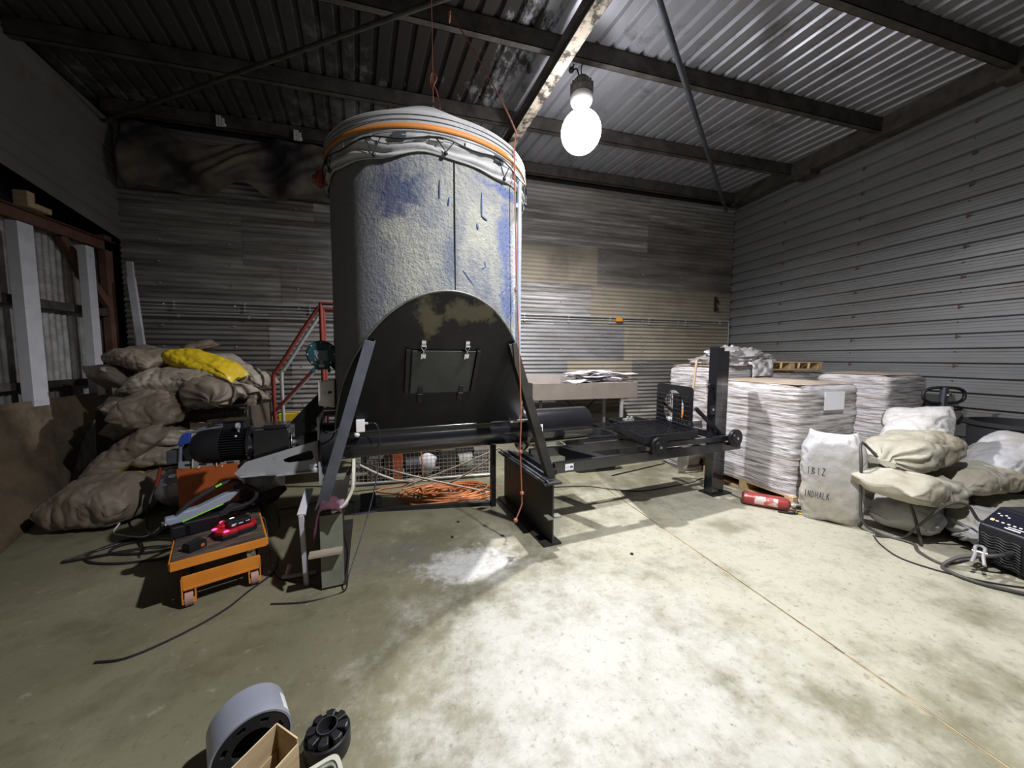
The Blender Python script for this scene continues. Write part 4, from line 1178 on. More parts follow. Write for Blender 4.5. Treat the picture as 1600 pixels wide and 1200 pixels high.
crt, cto = lthing('bagging_cart', 'black wheeled cart with mesh tray and upright holed plate on the rails', 'cart', 2.4, -0.3, 0.64)
for k, (s0, t0, lab) in enumerate(((2.05, -0.665, 'front left'), (3.13, -0.665, 'front right'), (2.16, -0.045, 'rear left'), (3.13, -0.045, 'rear right'))):
    g = MB(); TX = Matrix.Translation((s0, t0, 0.690)) @ Matrix.Rotation(R(90), 4, 'X')
    g.lathe([(0.02, -0.03), (0.055, -0.03), (0.062, -0.016), (0.095, -0.016), (0.097, 0.0), (0.095, 0.016), (0.062, 0.016), (0.055, 0.03), (0.02, 0.03)], 32, TX)
    w_ = cto(g).build('wheel', M['black_plate'], crt, smooth=35)
    g = MB(); g.cyl((s0, t0 - 0.036, 0.69), (s0, t0 + 0.036, 0.69), 0.014, n=12); cto(g).build('axle_bolt', M['steel_bright'], w_, smooth=40)
g = MB()
g.box(2.05, 3.12, -0.63, -0.59, 0.665, 0.715); g.box(2.08, 3.12, -0.10, -0.06, 0.665, 0.715)
g.box(2.03, 2.08, -0.63, -0.06, 0.66, 0.715); g.box(3.09, 3.14, -0.63, -0.06, 0.66, 0.715)
for s0 in (2.2, 2.75): g.box(s0, s0 + 0.04, -0.6, -0.08, 0.665, 0.712)
cto(g).build('cart_frame', M['black_paint'], crt, bevel=0.002)
cor = [Vector((1.88, -0.64)), Vector((2.64, -0.60)), Vector((2.82, 0.06)), Vector((2.08, 0.06))]
def tp(u, v): return (cor[0] * (1 - u) + cor[1] * u) * (1 - v) + (cor[3] * (1 - u) + cor[2] * u) * v
g = MB()
for i in range(4):
    a, b = cor[i], cor[(i + 1) % 4]; g.bar((a.x, a.y, 0.765), (b.x, b.y, 0.765), 0.012, 0.07)
g.add([(c.x, c.y, 0.745) for c in cor] + [(c.x, c.y, 0.737) for c in cor], [(0, 1, 2, 3), (7, 6, 5, 4)])
for s0 in (2.15, 2.6):
    g.box(s0, s0 + 0.05, -0.5, -0.45, 0.71, 0.74); g.box(s0 + .1, s0 + 0.15, -0.15, -0.1, 0.71, 0.74)
tr = cto(g).build('tray', M['black_plate'], crt)
g = MB()
for k in range(1, 12):
    a, b = tp(k / 12, 0), tp(k / 12, 1); g.cyl((a.x, a.y, 0.795), (b.x, b.y, 0.795), 0.005, n=6)
    a, b = tp(0, k / 12), tp(1, k / 12); g.cyl((a.x, a.y, 0.803), (b.x, b.y, 0.803), 0.005, n=6)
cto(g).build('tray_mesh', M['black_paint'], tr)['kind'] = 'stuff'
# upright plate with round hole and wire grille
pa, pb = Vector((2.645, -0.52, 0.745)), Vector((2.83, 0.17, 0.745))
du = (pb - pa); PW = du.length; du.normalize(); dn = du.cross(Vector((0, 0, 1)))  # outward to +s
PM = Matrix.Translation(pa) @ Matrix((du, Vector((0, 0, 1)), dn)).transposed().to_4x4()
PHh = 0.50
outer = ell_loop(PW / 2, PHh / 2, PW / 2, PHh / 2, 48, 14.0)
inner = ell_loop(PW / 2, 0.235, 0.205, 0.205, 48)
g = MB(); g.holed(outer, inner, 0.01, PM); pl_ = cto(g).build('bag_plate', M['black_plate'], crt)
g = MB()
for k in range(9):
    x = 0.04 + (PW - 0.08) * k / 8; g.cyl(PM @ Vector((x, 0.02, -0.02)), PM @ Vector((x, 0.40, -0.02)), 0.0035, n=6)
for k in range(8):
    y = 0.03 + 0.36 * k / 7; g.cyl(PM @ Vector((0.02, y, -0.026)), PM @ Vector((PW - 0.02, y, -0.026)), 0.0035, n=6)
cto(g).build('grille', M['black_paint'], pl_)['kind'] = 'stuff'
g = MB(); g.box(PW / 2 - 0.09, PW / 2 + 0.03, 0.03, 0.40, 0.012, 0.05, PM); cto(g).build('push_bar', M['black_plate'], pl_)
g = MB(); g.bar((2.80, -0.43, 1.0), (3.10, -0.50, 0.715), 0.035, 0.035); cto(g).build('strut', M['black_plate'], crt)
g = MB(); g.bar((2.90, 0.14, 1.0), (3.12, -0.06, 0.715), 0.035, 0.035); cto(g).build('strut', M['black_plate'], crt)

# ================================================================== BEHIND THE FRAME
dt = thing('checker_plate_bench', 'shallow checker plate trough bench on thin legs against the back wall', 'bench', (2.75, 5.7, 0))
dm = M['diamond']
nt = dm.node_tree; b_ = nt.nodes['Principled BSDF']
def add_diamond(m):
    nt = m.node_tree; b = nt.nodes['Principled BSDF']
    tc = nd(nt, 'ShaderNodeTexCoord')
    heights = []
    for ang in (45, -45):
        mp = nd(nt, 'ShaderNodeMapping'); mp.inputs['Rotation'].default_value = (0, R(ang), 0); mp.inputs['Scale'].default_value = (16, 16, 16)
        nt.links.new(tc.outputs['Object'], mp.inputs[0])
        ck = nd(nt, 'ShaderNodeTexChecker', i_Scale=1.0); nt.links.new(mp.outputs[0], ck.inputs[0]); heights.append(ck.outputs['Fac'])
    mn = nd(nt, 'ShaderNodeMath', operation='MULTIPLY'); nt.links.new(heights[0], mn.inputs[0]); nt.links.new(heights[1], mn.inputs[1])
    inp = b.inputs['Base Color']; mx = nd(nt, 'ShaderNodeMix', data_type='RGBA', blend_type='MULTIPLY'); mx.inputs[0].default_value = 1.0
    mr = nd(nt, 'ShaderNodeMapRange'); mr.inputs[3].default_value = 0.55; mr.inputs[4].default_value = 1.15; nt.links.new(mn.outputs[0], mr.inputs[0])
    nt.links.new(inp.links[0].from_socket, mx.inputs[6]); nt.links.new(mr.outputs[0], mx.inputs[7]); nt.links.new(mx.outputs[2], inp)
    bp = nd(nt, 'ShaderNodeBump', i_Strength=0.8, i_Distance=0.01); nt.links.new(mn.outputs[0], bp.inputs['Height']); nt.links.new(bp.outputs[0], b.inputs['Normal'])
add_diamond(dm)
def dofs(mb): return mb.xf(Matrix.Translation((-2.75, -5.7, 0)))
g = MB(); g.box(1.80, 3.74, 5.40, 5.412, 0.86, 1.13); dofs(g).build('front_panel', dm, dt)
g = MB(); g.box(1.75, 3.76, 6.10, 6.112, 0.92, 1.24); g.box(3.728, 3.74, 5.41, 6.10, 0.86, 1.14); g.box(1.80, 1.812, 5.41, 6.10, 0.86, 1.14)
dofs(g).build('side_panels', mk('dull_panel', (0.30, 0.25, 0.22), (0.36, 0.31, 0.27), scale=3, rough=0.6), dt)
g = MB(); g.box(1.81, 3.73, 5.41, 6.10, 0.86, 0.872); dofs(g).build('bench_top', M['zinc'], dt)
for x, y_ in ((1.95, 5.45), (3.46, 5.45), (1.95, 6.05), (3.46, 6.05)):
    g = MB(); g.bar((x, y_, 0), (x, y_, 0.86), 0.045, 0.045, up=(1, 0, 0)); dofs(g).build('leg', M['zinc'] if x > 3 else M['black_dull'], dt)
for a, b in (((2.55, 6.04, 0.86), (3.40, 6.04, 0.15)), ((3.40, 6.06, 0.86), (2.45, 6.06, 0.1))):
    g = MB(); g.cyl(a, b, 0.012, n=8); dofs(g).build('cross_brace', M['black_dull'], dt)
rp_ = random.Random(8)
for k in range(13):
    w, d = rp_.uniform(0.3, 0.5), rp_.uniform(0.25, 0.4)
    cx, cy, cz = 2.72 + (k % 5) * 0.21 + rp_.uniform(-.06, .06), 5.62 + 0.11 * (k % 3), 1.135 + 0.014 * k
    an = rp_.uniform(-0.6, 0.6); sd = rp_.random() * 9
    def ps(u, v):
        x, y = (u - .5) * w, (v - .5) * d
        z = 0.03 * noise.noise(Vector((u * 2.2 + sd, v * 2.2, sd))) - 0.10 * max(0, abs(u - .5) - .35) - 0.0 * v
        return (x, y, z)
    g = MB(); g.grid(ps, 10, 8)
    o = g.build('paper_sheet', M['paper_sheet'], smooth=180, solid=0.012); o.location = (cx, cy, cz + 0.02); o.rotation_euler = (0, 0, an)
    tag(o, 'loose pale papers heaped on the checker plate bench', 'paper', 'papers heaped on the bench')
pbx = MB(); pbx.box(2.55, 3.68, 5.46, 6.02, 0.874, 1.13)
tag(pbx.build('paper_bundle', M['paper']), 'bundle of papers filling the checker plate trough under the loose sheets', 'paper')

def crate(name, lab, x0, x1, y0, y1, h, rz=0, mat='black_dull', cat='crate', taper=0.04, z0=0):
    e = thing(name, lab, cat, ((x0 + x1) / 2, (y0 + y1) / 2, z0), rz)
    hx, hy = (x1 - x0) / 2, (y1 - y0) / 2
    n = 40; rings = []
    for (f, z) in ((1 - taper, 0.0), (1.0, h), (1.06, h), (1.06, h - 0.02), (1.03, h - 0.02)):
        pass
    g = MB()
    prof = [(0.01, 0.0), (1 - taper, 0.0), (1.0, h - 0.02), (1.05, h - 0.02), (1.05, h), (0.95, h), (0.95 - taper, 0.012), (0.01, 0.012)]
    vs = []; fs = []
    for f, z in prof:
        for (px_, py_) in ell_loop(0, 0, hx * f, hy * f, n, 8.0): vs.append((px_, py_, z))
    for j in range(len(prof) - 1):
        for k in range(n): fs.append((j * n + k, j * n + (k + 1) % n, (j + 1) * n + (k + 1) % n, (j + 1) * n + k))
    g.add(vs, fs); g.build('tub_body', M[mat], e, smooth=35)
    return e
crate('storage_tub', 'black open storage tub on the floor behind the rail frame', 2.05, 2.68, 4.25, 4.75, 0.50)
crate('crate', 'black plastic crate on the floor below the checker plate bench end', 3.05, 3.6, 4.85, 5.2, 0.56, 5)
crate('crate', 'lower black crate left of the other crate behind the cart', 2.78, 3.02, 4.9, 5.25, 0.48, -4)
g = MB(); g.box(3.24, 3.40, 4.98, 5.06, 0.53, 0.57); g.box(3.27, 3.30, 4.97, 5.0, 0.57, 0.61); g.box(3.34, 3.37, 4.97, 5.0, 0.57, 0.61)
tag(g.build('metal_fitting', M['zinc'], bevel=0.004), 'small grey metal fitting lying in the black crate', 'fitting')
crate('bin', 'small olive plastic bin on the floor under the rails near the silo', 1.62, 2.0, 4.5, 4.85, 0.34, 0, 'green_board', 'bin')

# wire cage panel and scrap behind the silo legs
cg = thing('wire_panel', 'low wire mesh fence panel lying on edge behind the silo legs', 'fence panel', (0.1, 4.46, 0), -1.5)
g = MB()
for z in (0.03, 0.42): g.cyl((-0.85, 0, z), (0.85, 0, z), 0.016, n=10)
for x in (-0.85, 0.85): g.cyl((x, 0, 0.0), (x, 0, 0.44), 0.02, n=10)
g.build('panel_frame', M['zinc'], cg, smooth=40)
g = MB()
for k in range(1, 34): g.cyl((-0.85 + 0.05 * k, 0, 0.03), (-0.85 + 0.05 * k, 0, 0.42), 0.0025, n=5)
for k in range(1, 8): g.cyl((-0.85, 0.004, 0.03 + 0.049 * k), (0.85, 0.004, 0.03 + 0.049 * k), 0.003, n=5)
g.build('mesh_wires', M['zinc'], cg)['kind'] = 'stuff'
rq = random.Random(21)
labs = ['dark scrap block behind the wire panel, far left end', 'rusty orange box among the scrap behind the wire panel', 'dark motor shaped lump of scrap behind the wire panel',
        'pale crumpled paper lump in the scrap behind the wire panel', 'grey box in the scrap behind the wire panel, right half', 'greenish drum in the scrap behind the wire panel', 'dark scrap box at the right end behind the wire panel']
for k, lab in enumerate(labs):
    x = -0.62 + 0.225 * k
    g = MB()
    if k in (2, 5): g.cyl((x, 4.72, 0.13), (x + 0.2, 4.76, 0.13), 0.12, n=18)
    elif k == 3:
        sd = 3.0
        g.grid(lambda u, v: (x + 0.05 + 0.13 * math.sin(math.pi * v) * math.cos(6.283 * u) * (1 + .3 * noise.noise(Vector((math.cos(6.28 * u) * 2, math.sin(6.28 * u) * 2, v * 4)))), 4.72 + 0.11 * math.sin(math.pi * v) * math.sin(6.283 * u), 0.15 - 0.14 * math.cos(math.pi * v)), 20, 12, True)
    else: g.box(x, x + 0.19, 4.62, 4.86, 0, rq.uniform(0.24, 0.4))
    mt = [M['debris'], M['orange_dark'], M['black_dull'], M['paper_sheet'], M['debris'], M['green_board'], M['debris']][k]
    tag(g.build('scrap_item', mt, smooth=40 if k in (2, 3, 5) else None, bevel=0.006 if k not in (2, 3, 5) else 0), lab, 'scrap')
for a, b, r, lab in (((-0.62, 4.20, 0.36), (0.80, 3.84, 0.016), 0.012, 'long pale pole from the left brace down to the rear post foot'),
                     ((0.92, 3.96, 0.50), (-0.12, 4.30, 0.03), 0.010, 'pale pole rising to the right towards the beam, upper of two'),
                     ((0.85, 3.90, 0.43), (0.30, 4.16, 0.03), 0.010, 'pale pole rising to the right towards the beam, lower of two'),
                     ((-0.66, 4.28, 0.32), (-0.30, 4.34, 0.10), 0.016, 'thick short branch like stick at the left end of the wire panel'),
                     ((-0.34, 4.34, 0.10), (0.10, 4.33, 0.05), 0.009, 'thin pale stick lying along the foot of the wire panel')):
    g = MB(); a = Vector(a); b = Vector(b); g.tube(smooth_path([a, a.lerp(b, .5) + Vector((0, 0, -0.012)), b], 6), r, n=8)
    tag(g.build('pole', M['pipe_white'], smooth=60), lab, 'pole', 'poles and sticks by the wire panel')
g = MB(); g.box(-0.75, 0.95, 5.02, 5.10, 0.0, 0.55)  # board added to darken the background seen through the mesh
tag(g.build('backing_board', M['black_dull'], bevel=0.004), 'long dark backing board added behind the wire panel and scrap', 'board')
# orange extension cord heap
g = MB(); rc = random.Random(5)
pts = []
for k in range(150):
    a = k * 0.62; r = 0.30 + 0.13 * math.sin(k * 0.37) + rc.uniform(-.03, .03)
    pts.append((0.30 + r * 1.12 * math.cos(a) + 0.08 * math.sin(k * .11), 3.93 + 0.62 * r * math.sin(a) + 0.05 * math.cos(k * .13), 0.008 + 0.05 * (k / 150) + 0.015 * abs(math.sin(k * 1.7))))
pts += [(-0.05, 3.95, 0.03), (-0.28, 4.12, 0.012), (-0.46, 4.22, 0.01), (-0.42, 4.30, 0.01), (-0.15, 4.34, 0.02), (0.0, 4.38, 0.12)]
g.tube(smooth_path(pts, 4), 0.0075, n=6)
tag(g.build('extension_cord', M['cord_orange'], smooth=60), 'tangled coil of orange extension cord on the floor behind the silo legs', 'cord')
g = MB(); g.tube(smooth_path([(0.02, 4.40, 0.46), (0.03, 4.40, 0.36), (0.045, 4.40, 0.2), (0.04, 4.40, 0.1)], 5), 0.0075, n=6)
tag(g.build('extension_cord', M['cord_orange'], smooth=60), 'short length of orange cord hanging on the wire panel', 'cord')

# ================================================================== BALES OF WRAPPED PAPER ON PALLETS
def pallet_parts(e, w, d, z0=0.0, flip=False):
    for k in range(3):
        y0 = -d / 2 + k * (d - 0.09) / 2
        g = MB(); g.box(-w / 2, w / 2, y0, y0 + 0.09, z0 + 0.017, z0 + 0.105); g.build('stringer', M['pallet_wood'], e, bevel=0.003)
    for zz, nb in ((z0 + 0.105, 7), (z0, 3)):
        for k in range(nb):
            x0 = -w / 2 + k * (w - 0.11) / (nb - 1)
            g = MB(); g.box(x0, x0 + 0.11, -d / 2, d / 2, zz, zz + 0.017); g.build('deck_board', M['pallet_wood'], e, bevel=0.002)

def bale(x0, x1, y0, y1, z0, z1, seed, lab, rz=0.0, pallet=True, group=None, sheet=None):
    cx, cy = (x0 + x1) / 2, (y0 + y1) / 2
    if pallet:
        p = thing('pallet', 'wooden pallet under the ' + lab.split(',')[0].replace('tall ', ''), 'pallet', (cx, cy, 0), rz)
        pallet_parts(p, (x1 - x0), (y1 - y0))
        z0 = 0.125
    e = thing('paper_bale', lab, 'bale', (cx, cy, z0), rz)
    hx, hy, H = (x1 - x0) / 2, (y1 - y0) / 2, z1 - z0
    rr = random.Random(seed); so_ = rr.random() * 50
    g = MB(); nu, nv = 132, 76
    def fn(u, v):
        a = 2 * math.pi * u
        c, q = math.cos(a), math.sin(a)
        p = 9.0
        x = math.copysign(abs(c) ** (2 / p), c); y = math.copysign(abs(q) ** (2 / p), q)
        z = v * H
        lay = noise.noise(Vector((x * 2.0 + so_, y * 2.0, z * 26)))
        lay2 = noise.noise(Vector((x * 5.0, y * 5.0 + so_, z * 60)))
        big = noise.noise(Vector((x * 1.5 + so_, y * 1.5, z * 2.2)))
        m = 0.011 * lay + 0.007 * lay2 + 0.022 * big
        if v > 0.95: m -= (v - 0.95) / 0.05 * 0.05
        return (x * (hx + m), y * (hy + m), z - 0.012 * (v > 0.97) * abs(big))
    g.grid(fn, nu, nv, True)
    base = (nv) * nu
    g.build('paper_stack', M['paper'], e, smooth=60)
    g = MB()
    def top(u, v):
        x, y = (u * 2 - 1), (v * 2 - 1)
        zz = H - 0.008 + 0.022 * noise.noise(Vector((x * 2 + so_, y * 2, 1))) * (1 - max(abs(x), abs(y)) ** 4) + 0.02 * (1 - max(abs(x), abs(y)) ** 6)
        k_ = 1 - 0.06
        return (x * hx * k_, y * hy * k_, zz)
    g.grid(top, 24, 24); g.build('top_sheet', mk('top_sheet_%d' % seed, (0.33, 0.25, 0.18), (0.44, 0.36, 0.27), scale=3, rough=0.6, coat=0.4, bump=0.3, bscale=20), e, smooth=60)
    if sheet:
        g = MB(); g.box(sheet[0] - cx, sheet[1] - cx, -hy - 0.030, -hy - 0.027, sheet[2] - z0, sheet[3] - z0)
        g.build('paper_label', M['sticker'], e)['label'] = 'white paper sheet under the wrap'
    return e
bale(3.70, 4.66, 2.68, 3.82, 0, 1.29, 1, 'tall wrapped paper bale nearest the black post, with a white sheet on its shaded side', 2, sheet=(4.02, 4.32, 1.02, 1.21))
bale(5.62, 6.36, 2.98, 3.82, 0, 1.36, 2, 'tall wrapped paper bale against the right wall behind the pallet jack handle', 0)
bale(3.92, 4.78, 3.98, 4.85, 0, 1.45, 3, 'tall wrapped paper bale at the back, under the crumpled plastic', 0)
bale(4.84, 5.98, 3.92, 4.95, 0, 1.35, 4, 'tall wrapped paper bale under the empty wooden pallet', 0)
wp = thing('pallet', 'empty wooden pallet lying on top of a paper bale by the right wall', 'pallet', (5.30, 4.40, 1.385), 88)
pallet_parts(wp, 0.98, 1.14)
# crumpled plastic wrap on top
def wrap_fn(cx, cy, cz, rx, ry, rz_, sd):
    def fn(u, v):
        a = 2 * math.pi * u; b = math.pi * (v * 0.5)
        d = Vector((math.cos(a) * math.cos(b), math.sin(a) * math.cos(b), math.sin(b)))
        n = noise.noise(d * 2.2 + Vector((sd, 0, 0))) * 0.35 + abs(noise.noise(d * 5 + Vector((0, sd, 0)))) * 0.35 + noise.noise(d * 11) * 0.08
        q = 0.85 + n
        return (cx + rx * d.x * q, cy + ry * d.y * q, cz + max(0.0, rz_ * d.z * q))
    return fn
g = MB(); g.grid(wrap_fn(4.62, 4.25, 1.455, 0.62, 0.42, 0.27, 4), 56, 26, True)
tag(g.build('plastic_wrap', M['clear_wrap'], smooth=50), 'crumpled heap of clear plastic wrap on top of the back bale', 'plastic wrap')
g = MB()
def flap(u, v):
    x = 4.46 + 0.36 * u - 0.10 * v; y = 3.84 - 0.10 * v
    z = 1.545 - 0.23 * v + 0.03 * noise.noise(Vector((u * 4, v * 4, 9))) - 0.08 * (u - .5) ** 2
    return (x + 0.02 * noise.noise(Vector((u * 3, v * 3, 2))), y - 0.04 * noise.noise(Vector((u * 5, v * 3, 4))), z)
g.grid(flap, 16, 16); tag(g.build('plastic_sheet', M['clear_wrap'], smooth=60, solid=0.006), 'flap of plastic sheet hanging from the bales above the tall black post', 'plastic sheet')
# loose stack left of the bales, shovel and orange tool
rk = random.Random(9)
for k in range(12):
    g = MB(); x0, y0 = 3.50 + rk.uniform(-.03, .03), 3.98 + rk.uniform(-.03, .03)
    g.box(x0, x0 + 0.32, y0, y0 + 0.40, 0.058 * k, 0.058 * k + 0.055)
    tag(g.build('paper_bundle', M['paper'], bevel=0.006), 'flat bundle in the low loose paper stack left of the wrapped bales', 'paper', 'loose paper bundles by the bales')
g = MB(); g.box(3.55, 3.66, 4.06, 4.16, 0.70, 0.79); g.box(3.66, 3.74, 4.08, 4.13, 0.72, 0.76); g.cyl((3.57, 4.11, 0.79), (3.64, 4.11, 0.81), 0.03, n=12)
tag(g.build('hand_tool', M['orange'], bevel=0.006), 'small orange hand tool on the loose paper stack left of the bales', 'tool')
shv = thing('shovel', 'shovel with pale wooden handle leaning upright against the back bale', 'shovel', (3.42, 3.90, 0))
g = MB(); g.cyl((0.06, 0.0, 0.40), (0.30, 0.14, 1.53), 0.016, n=10); g.build('handle', M['timber'], shv, smooth=50)
g = MB(); g.grid(lambda u, v: (0.0 + 0.06 * v + (u - .5) * 0.20 * (0.5 + 0.5 * min(1, 3 * v)), 0.0 + 0.02 * math.cos((u - .5) * 3), 0.005 + 0.42 * v), 8, 8); g.build('blade', M['zinc'], shv, smooth=60, solid=0.004)

# ================================================================== SACKS
def sack_mb(L, W, T, seed, e0='sewn', e1='tied', sag=0.0, nu=72, nv=60, lump=1.0):
    """filled sack lying along x; base at z=0"""
    rr = random.Random(seed); so_ = rr.random() * 60
    g = MB()
    def endw(v, kind):        # v 0 at the end .. 1 in the middle
        if kind == 'sewn':
            w = 0.80 + 0.20 * min(1, v * 3) ** 0.7
            t = max(0.06, math.sqrt(max(0.0, 1 - (1 - min(1, v * 1.7)) ** 2)))
            return w, t
        if v < 0.20:           # gathered mouth
            f = v / 0.20
            return 0.44 - 0.26 * f, 0.20 - 0.02 * f
        f = min(1, (v - 0.20) / 0.62)
        q = math.sqrt(max(0.0, 1 - (1 - f) ** 2))
        return 0.18 + 0.82 * q, 0.18 + 0.82 * q
    def fn(u, v):
        a = 2 * math.pi * u
        x = (v - 0.5) * L
        d0, d1 = v * 2, (1 - v) * 2
        if v < 0.5: w, t = endw(d0, e0)
        else: w, t = endw(d1, e1)
        c, q = math.cos(a), math.sin(a)
        p = 2.5
        y = W / 2 * w * math.copysign(abs(c) ** (2 / p), c)
        z = T / 2 * t * math.copysign(abs(q) ** (2 / p), q)
        # lumps, creases
        n1 = noise.noise(Vector((x * 3.2 + so_, y * 3.2, z * 3.2)))
        n2 = noise.noise(Vector((x * 8 + so_, y * 8, z * 8 + 5)))
        cr = abs(noise.noise(Vector((x * 5 + so_, a * 1.6, 2.0))))
        n3 = noise.noise(Vector((x * 17 + so_, y * 17, z * 17)))
        cr2 = abs(noise.noise(Vector((x * 9 + y * 4 + so_, y * 9 - x * 3, z * 6 + 11))))
        m = lump * (0.036 * n1 + 0.018 * n2 - 0.10 * max(0, 0.13 - cr) - 0.075 * max(0, 0.12 - cr2) + 0.009 * n3)
        near = 0.0
        for kind, dd in ((e0, d0), (e1, d1)):
            if kind == 'tied': near = max(near, math.exp(-((dd - 0.25) / 0.28) ** 2))
        m += 0.024 * near * math.sin(a * 10 + 6 * n1 + x * 9)
        for kind, dd, sgn in ((e0, d0, -1), (e1, d1, 1)):
            if kind == 'sewn' and dd < 0.16:
                x += sgn * 0.035 * (abs(c) ** 3) * (1 - dd / 0.16)
                z += 0.02 * math.sin(y * 22 + so_) * (1 - dd / 0.16)
        rl = max(1e-4, math.hypot(y, z))
        y += m * y / rl; z += m * z / rl
        z += 0.02 * n1
        if z < -0.33 * T: z = -0.33 * T + (z + 0.33 * T) * 0.25
        z += sag * (0.25 - (v - 0.5) ** 2) * 4
        return (x, y, z + 0.36 * T)
    g.grid(fn, nu, nv, True)
    n = nu
    g.add([g.v[k] for k in range(n)], [tuple(range(n))[::-1]]); g.add([g.v[nv * n + k] for k in range(n)], [tuple(range(n))])
    return g
SACKN = 0
def sack(lab, pos, L, W, T, yaw, pitch=0, roll=0, e0='sewn', e1='tied', mat='sack', sag=0.0, group=None, name='sack', lump=1.0):
    global SACKN
    SACKN += 1
    g = sack_mb(L, W, T, SACKN * 3 + 1, e0, e1, sag, lump=lump)
    g.xf(Matrix.Translation((0, 0, -0.36 * T)))
    o = g.build(name, M[mat], smooth=180)
    o.location = pos
    o.rotation_euler = (Matrix.Rotation(R(yaw), 4, 'Z') @ Matrix.Rotation(R(-pitch), 4, 'Y') @ Matrix.Rotation(R(roll), 4, 'X')).to_euler()
    return tag(o, lab, 'sack', group)
GS = 'filled sacks heaped on the right'
s1 = sack('standing white woven sack with black printed letters at the front of the heap', (3.79, 2.38, 0.42), 0.86, 0.46, 0.28, 221, 88, 0, 'sewn', 'sewn', 'sack_white', name='sack', lump=0.8)
sack('large pale sack lying across the top of the right heap, its mouth to the left', (4.38, 2.16, 0.70), 0.86, 0.52, 0.33, 186, -8, 0, 'sewn', 'tied', 'sack', group=GS)
sack('topmost sack of the right heap, propped up below the pallet jack handle', (4.84, 2.34, 0.84), 0.66, 0.48, 0.32, 200, -30, 10, 'sewn', 'sewn', 'sack_white', group=GS)
sack('sack with a gathered mouth in the middle layer behind the standing sack', (4.18, 1.98, 0.43), 0.84, 0.50, 0.27, 0, -8, 0, 'sewn', 'tied', 'sack', group=GS)
sack('sack half hidden on the floor just right of the standing sack', (4.34, 2.10, 0.15), 0.62, 0.46, 0.30, 20, 0, 0, 'sewn', 'sewn', 'sack_white', group=GS)
sack('front floor sack of the right heap with a swirled tied mouth', (4.62, 1.72, 0.15), 0.78, 0.48, 0.29, 195, 0, 0, 'sewn', 'tied', 'sack_white', group=GS)
sack('brownish sack in the middle layer right of the gathered one', (5.04, 2.02, 0.44), 0.82, 0.48, 0.27, 178, 0, 0, 'sewn', 'sewn', 'sack', group=GS)
sack('long sack sloping down to the right with its white mouth on top', (5.40, 2.02, 0.54), 1.0, 0.46, 0.30, 176, -27, 0, 'sewn', 'tied', 'sack_white', group=GS)
sack('floor sack at the far right behind the welder', (5.28, 1.86, 0.16), 0.80, 0.46, 0.28, 172, 0, 0, 'sewn', 'tied', 'sack', group=GS)
sack('sack buried in the back of the right heap under the topmost one', (4.86, 2.42, 0.50), 0.9, 0.50, 0.32, 5, 0, 0, 'sewn', 'sewn', 'sack', group=GS)
sack('sack buried at the back floor level of the right heap', (4.98, 2.36, 0.16), 0.9, 0.52, 0.30, 0, 0, 0, 'sewn', 'sewn', 'sack', group=GS)
# letters printed on the standing sack
def strokes(ch):
    S = {'I': [((.5, 0), (.5, 1))], 'B': [((.1, 0), (.1, 1)), ((.1, 1), (.8, .85)), ((.8, .85), (.1, .52)), ((.1, .52), (.9, .25)), ((.9, .25), (.1, 0))],
         'Z': [((.1, 1), (.9, 1)), ((.9, 1), (.1, 0)), ((.1, 0), (.9, 0))], 'N': [((.1, 0), (.1, 1)), ((.1, 1), (.9, 0)), ((.9, 0), (.9, 1))],
         'D': [((.1, 0), (.1, 1)), ((.1, 1), (.8, .75)), ((.8, .75), (.8, .25)), ((.8, .25), (.1, 0))], 'H': [((.1, 0), (.1, 1)), ((.9, 0), (.9, 1)), ((.1, .5), (.9, .5))],
         'A': [((.05, 0), (.5, 1)), ((.5, 1), (.95, 0)), ((.25, .4), (.75, .4))], 'L': [((.1, 1), (.1, 0)), ((.1, 0), (.9, 0))], 'K': [((.1, 0), (.1, 1)), ((.1, .45), (.9, 1)), ((.35, .6), (.9, 0))]}
    return S[ch]
bpy.context.view_layer.update()
def print_on(o, text, P, ux, uy, w, h, thick, mat, nm):
    """letters laid on an object's own surface by casting onto it"""
    P, ux, uy = Vector(P), Vector(ux).normalized(), Vector(uy).normalized()
    n = ux.cross(uy).normalized()
    inv = o.matrix_world.inverted()
    g = MB()
    def onto(x, y):
        src = P + ux * x + uy * y + n * 0.5
        ok, loc, nor, idx = o.ray_cast(inv @ src, (inv.to_3x3() @ (-n)).normalized())
        return (loc + nor * 0.002) if ok else None
    for i, ch in enumerate(text):
        for (a, b), (c, d) in strokes(ch):
            pts = []
            for k in range(5):
                f = k / 4
                q = onto((i + (a + (c - a) * f) * 0.72) * w, (b + (d - b) * f) * h)
                if q is not None: pts.append(q)
            if len(pts) == 5: g.tube(pts, thick, n=5)
    if g.v: return g.build(nm, mat, o)
dep = bpy.context.evaluated_depsgraph_get()
LX = Vector((0.66, -0.75, 0)).normalized()
print_on(s1, 'IBIZ', (3.66, 2.525, 0.46), LX, (0, 0, 1), 0.036, 0.065, 0.0026, M['ink'], 'printed_letters')
print_on(s1, 'INDHALK', (3.655, 2.53, 0.23), LX, (0, 0, 1), 0.027, 0.065, 0.0022, M['ink'], 'printed_letters')
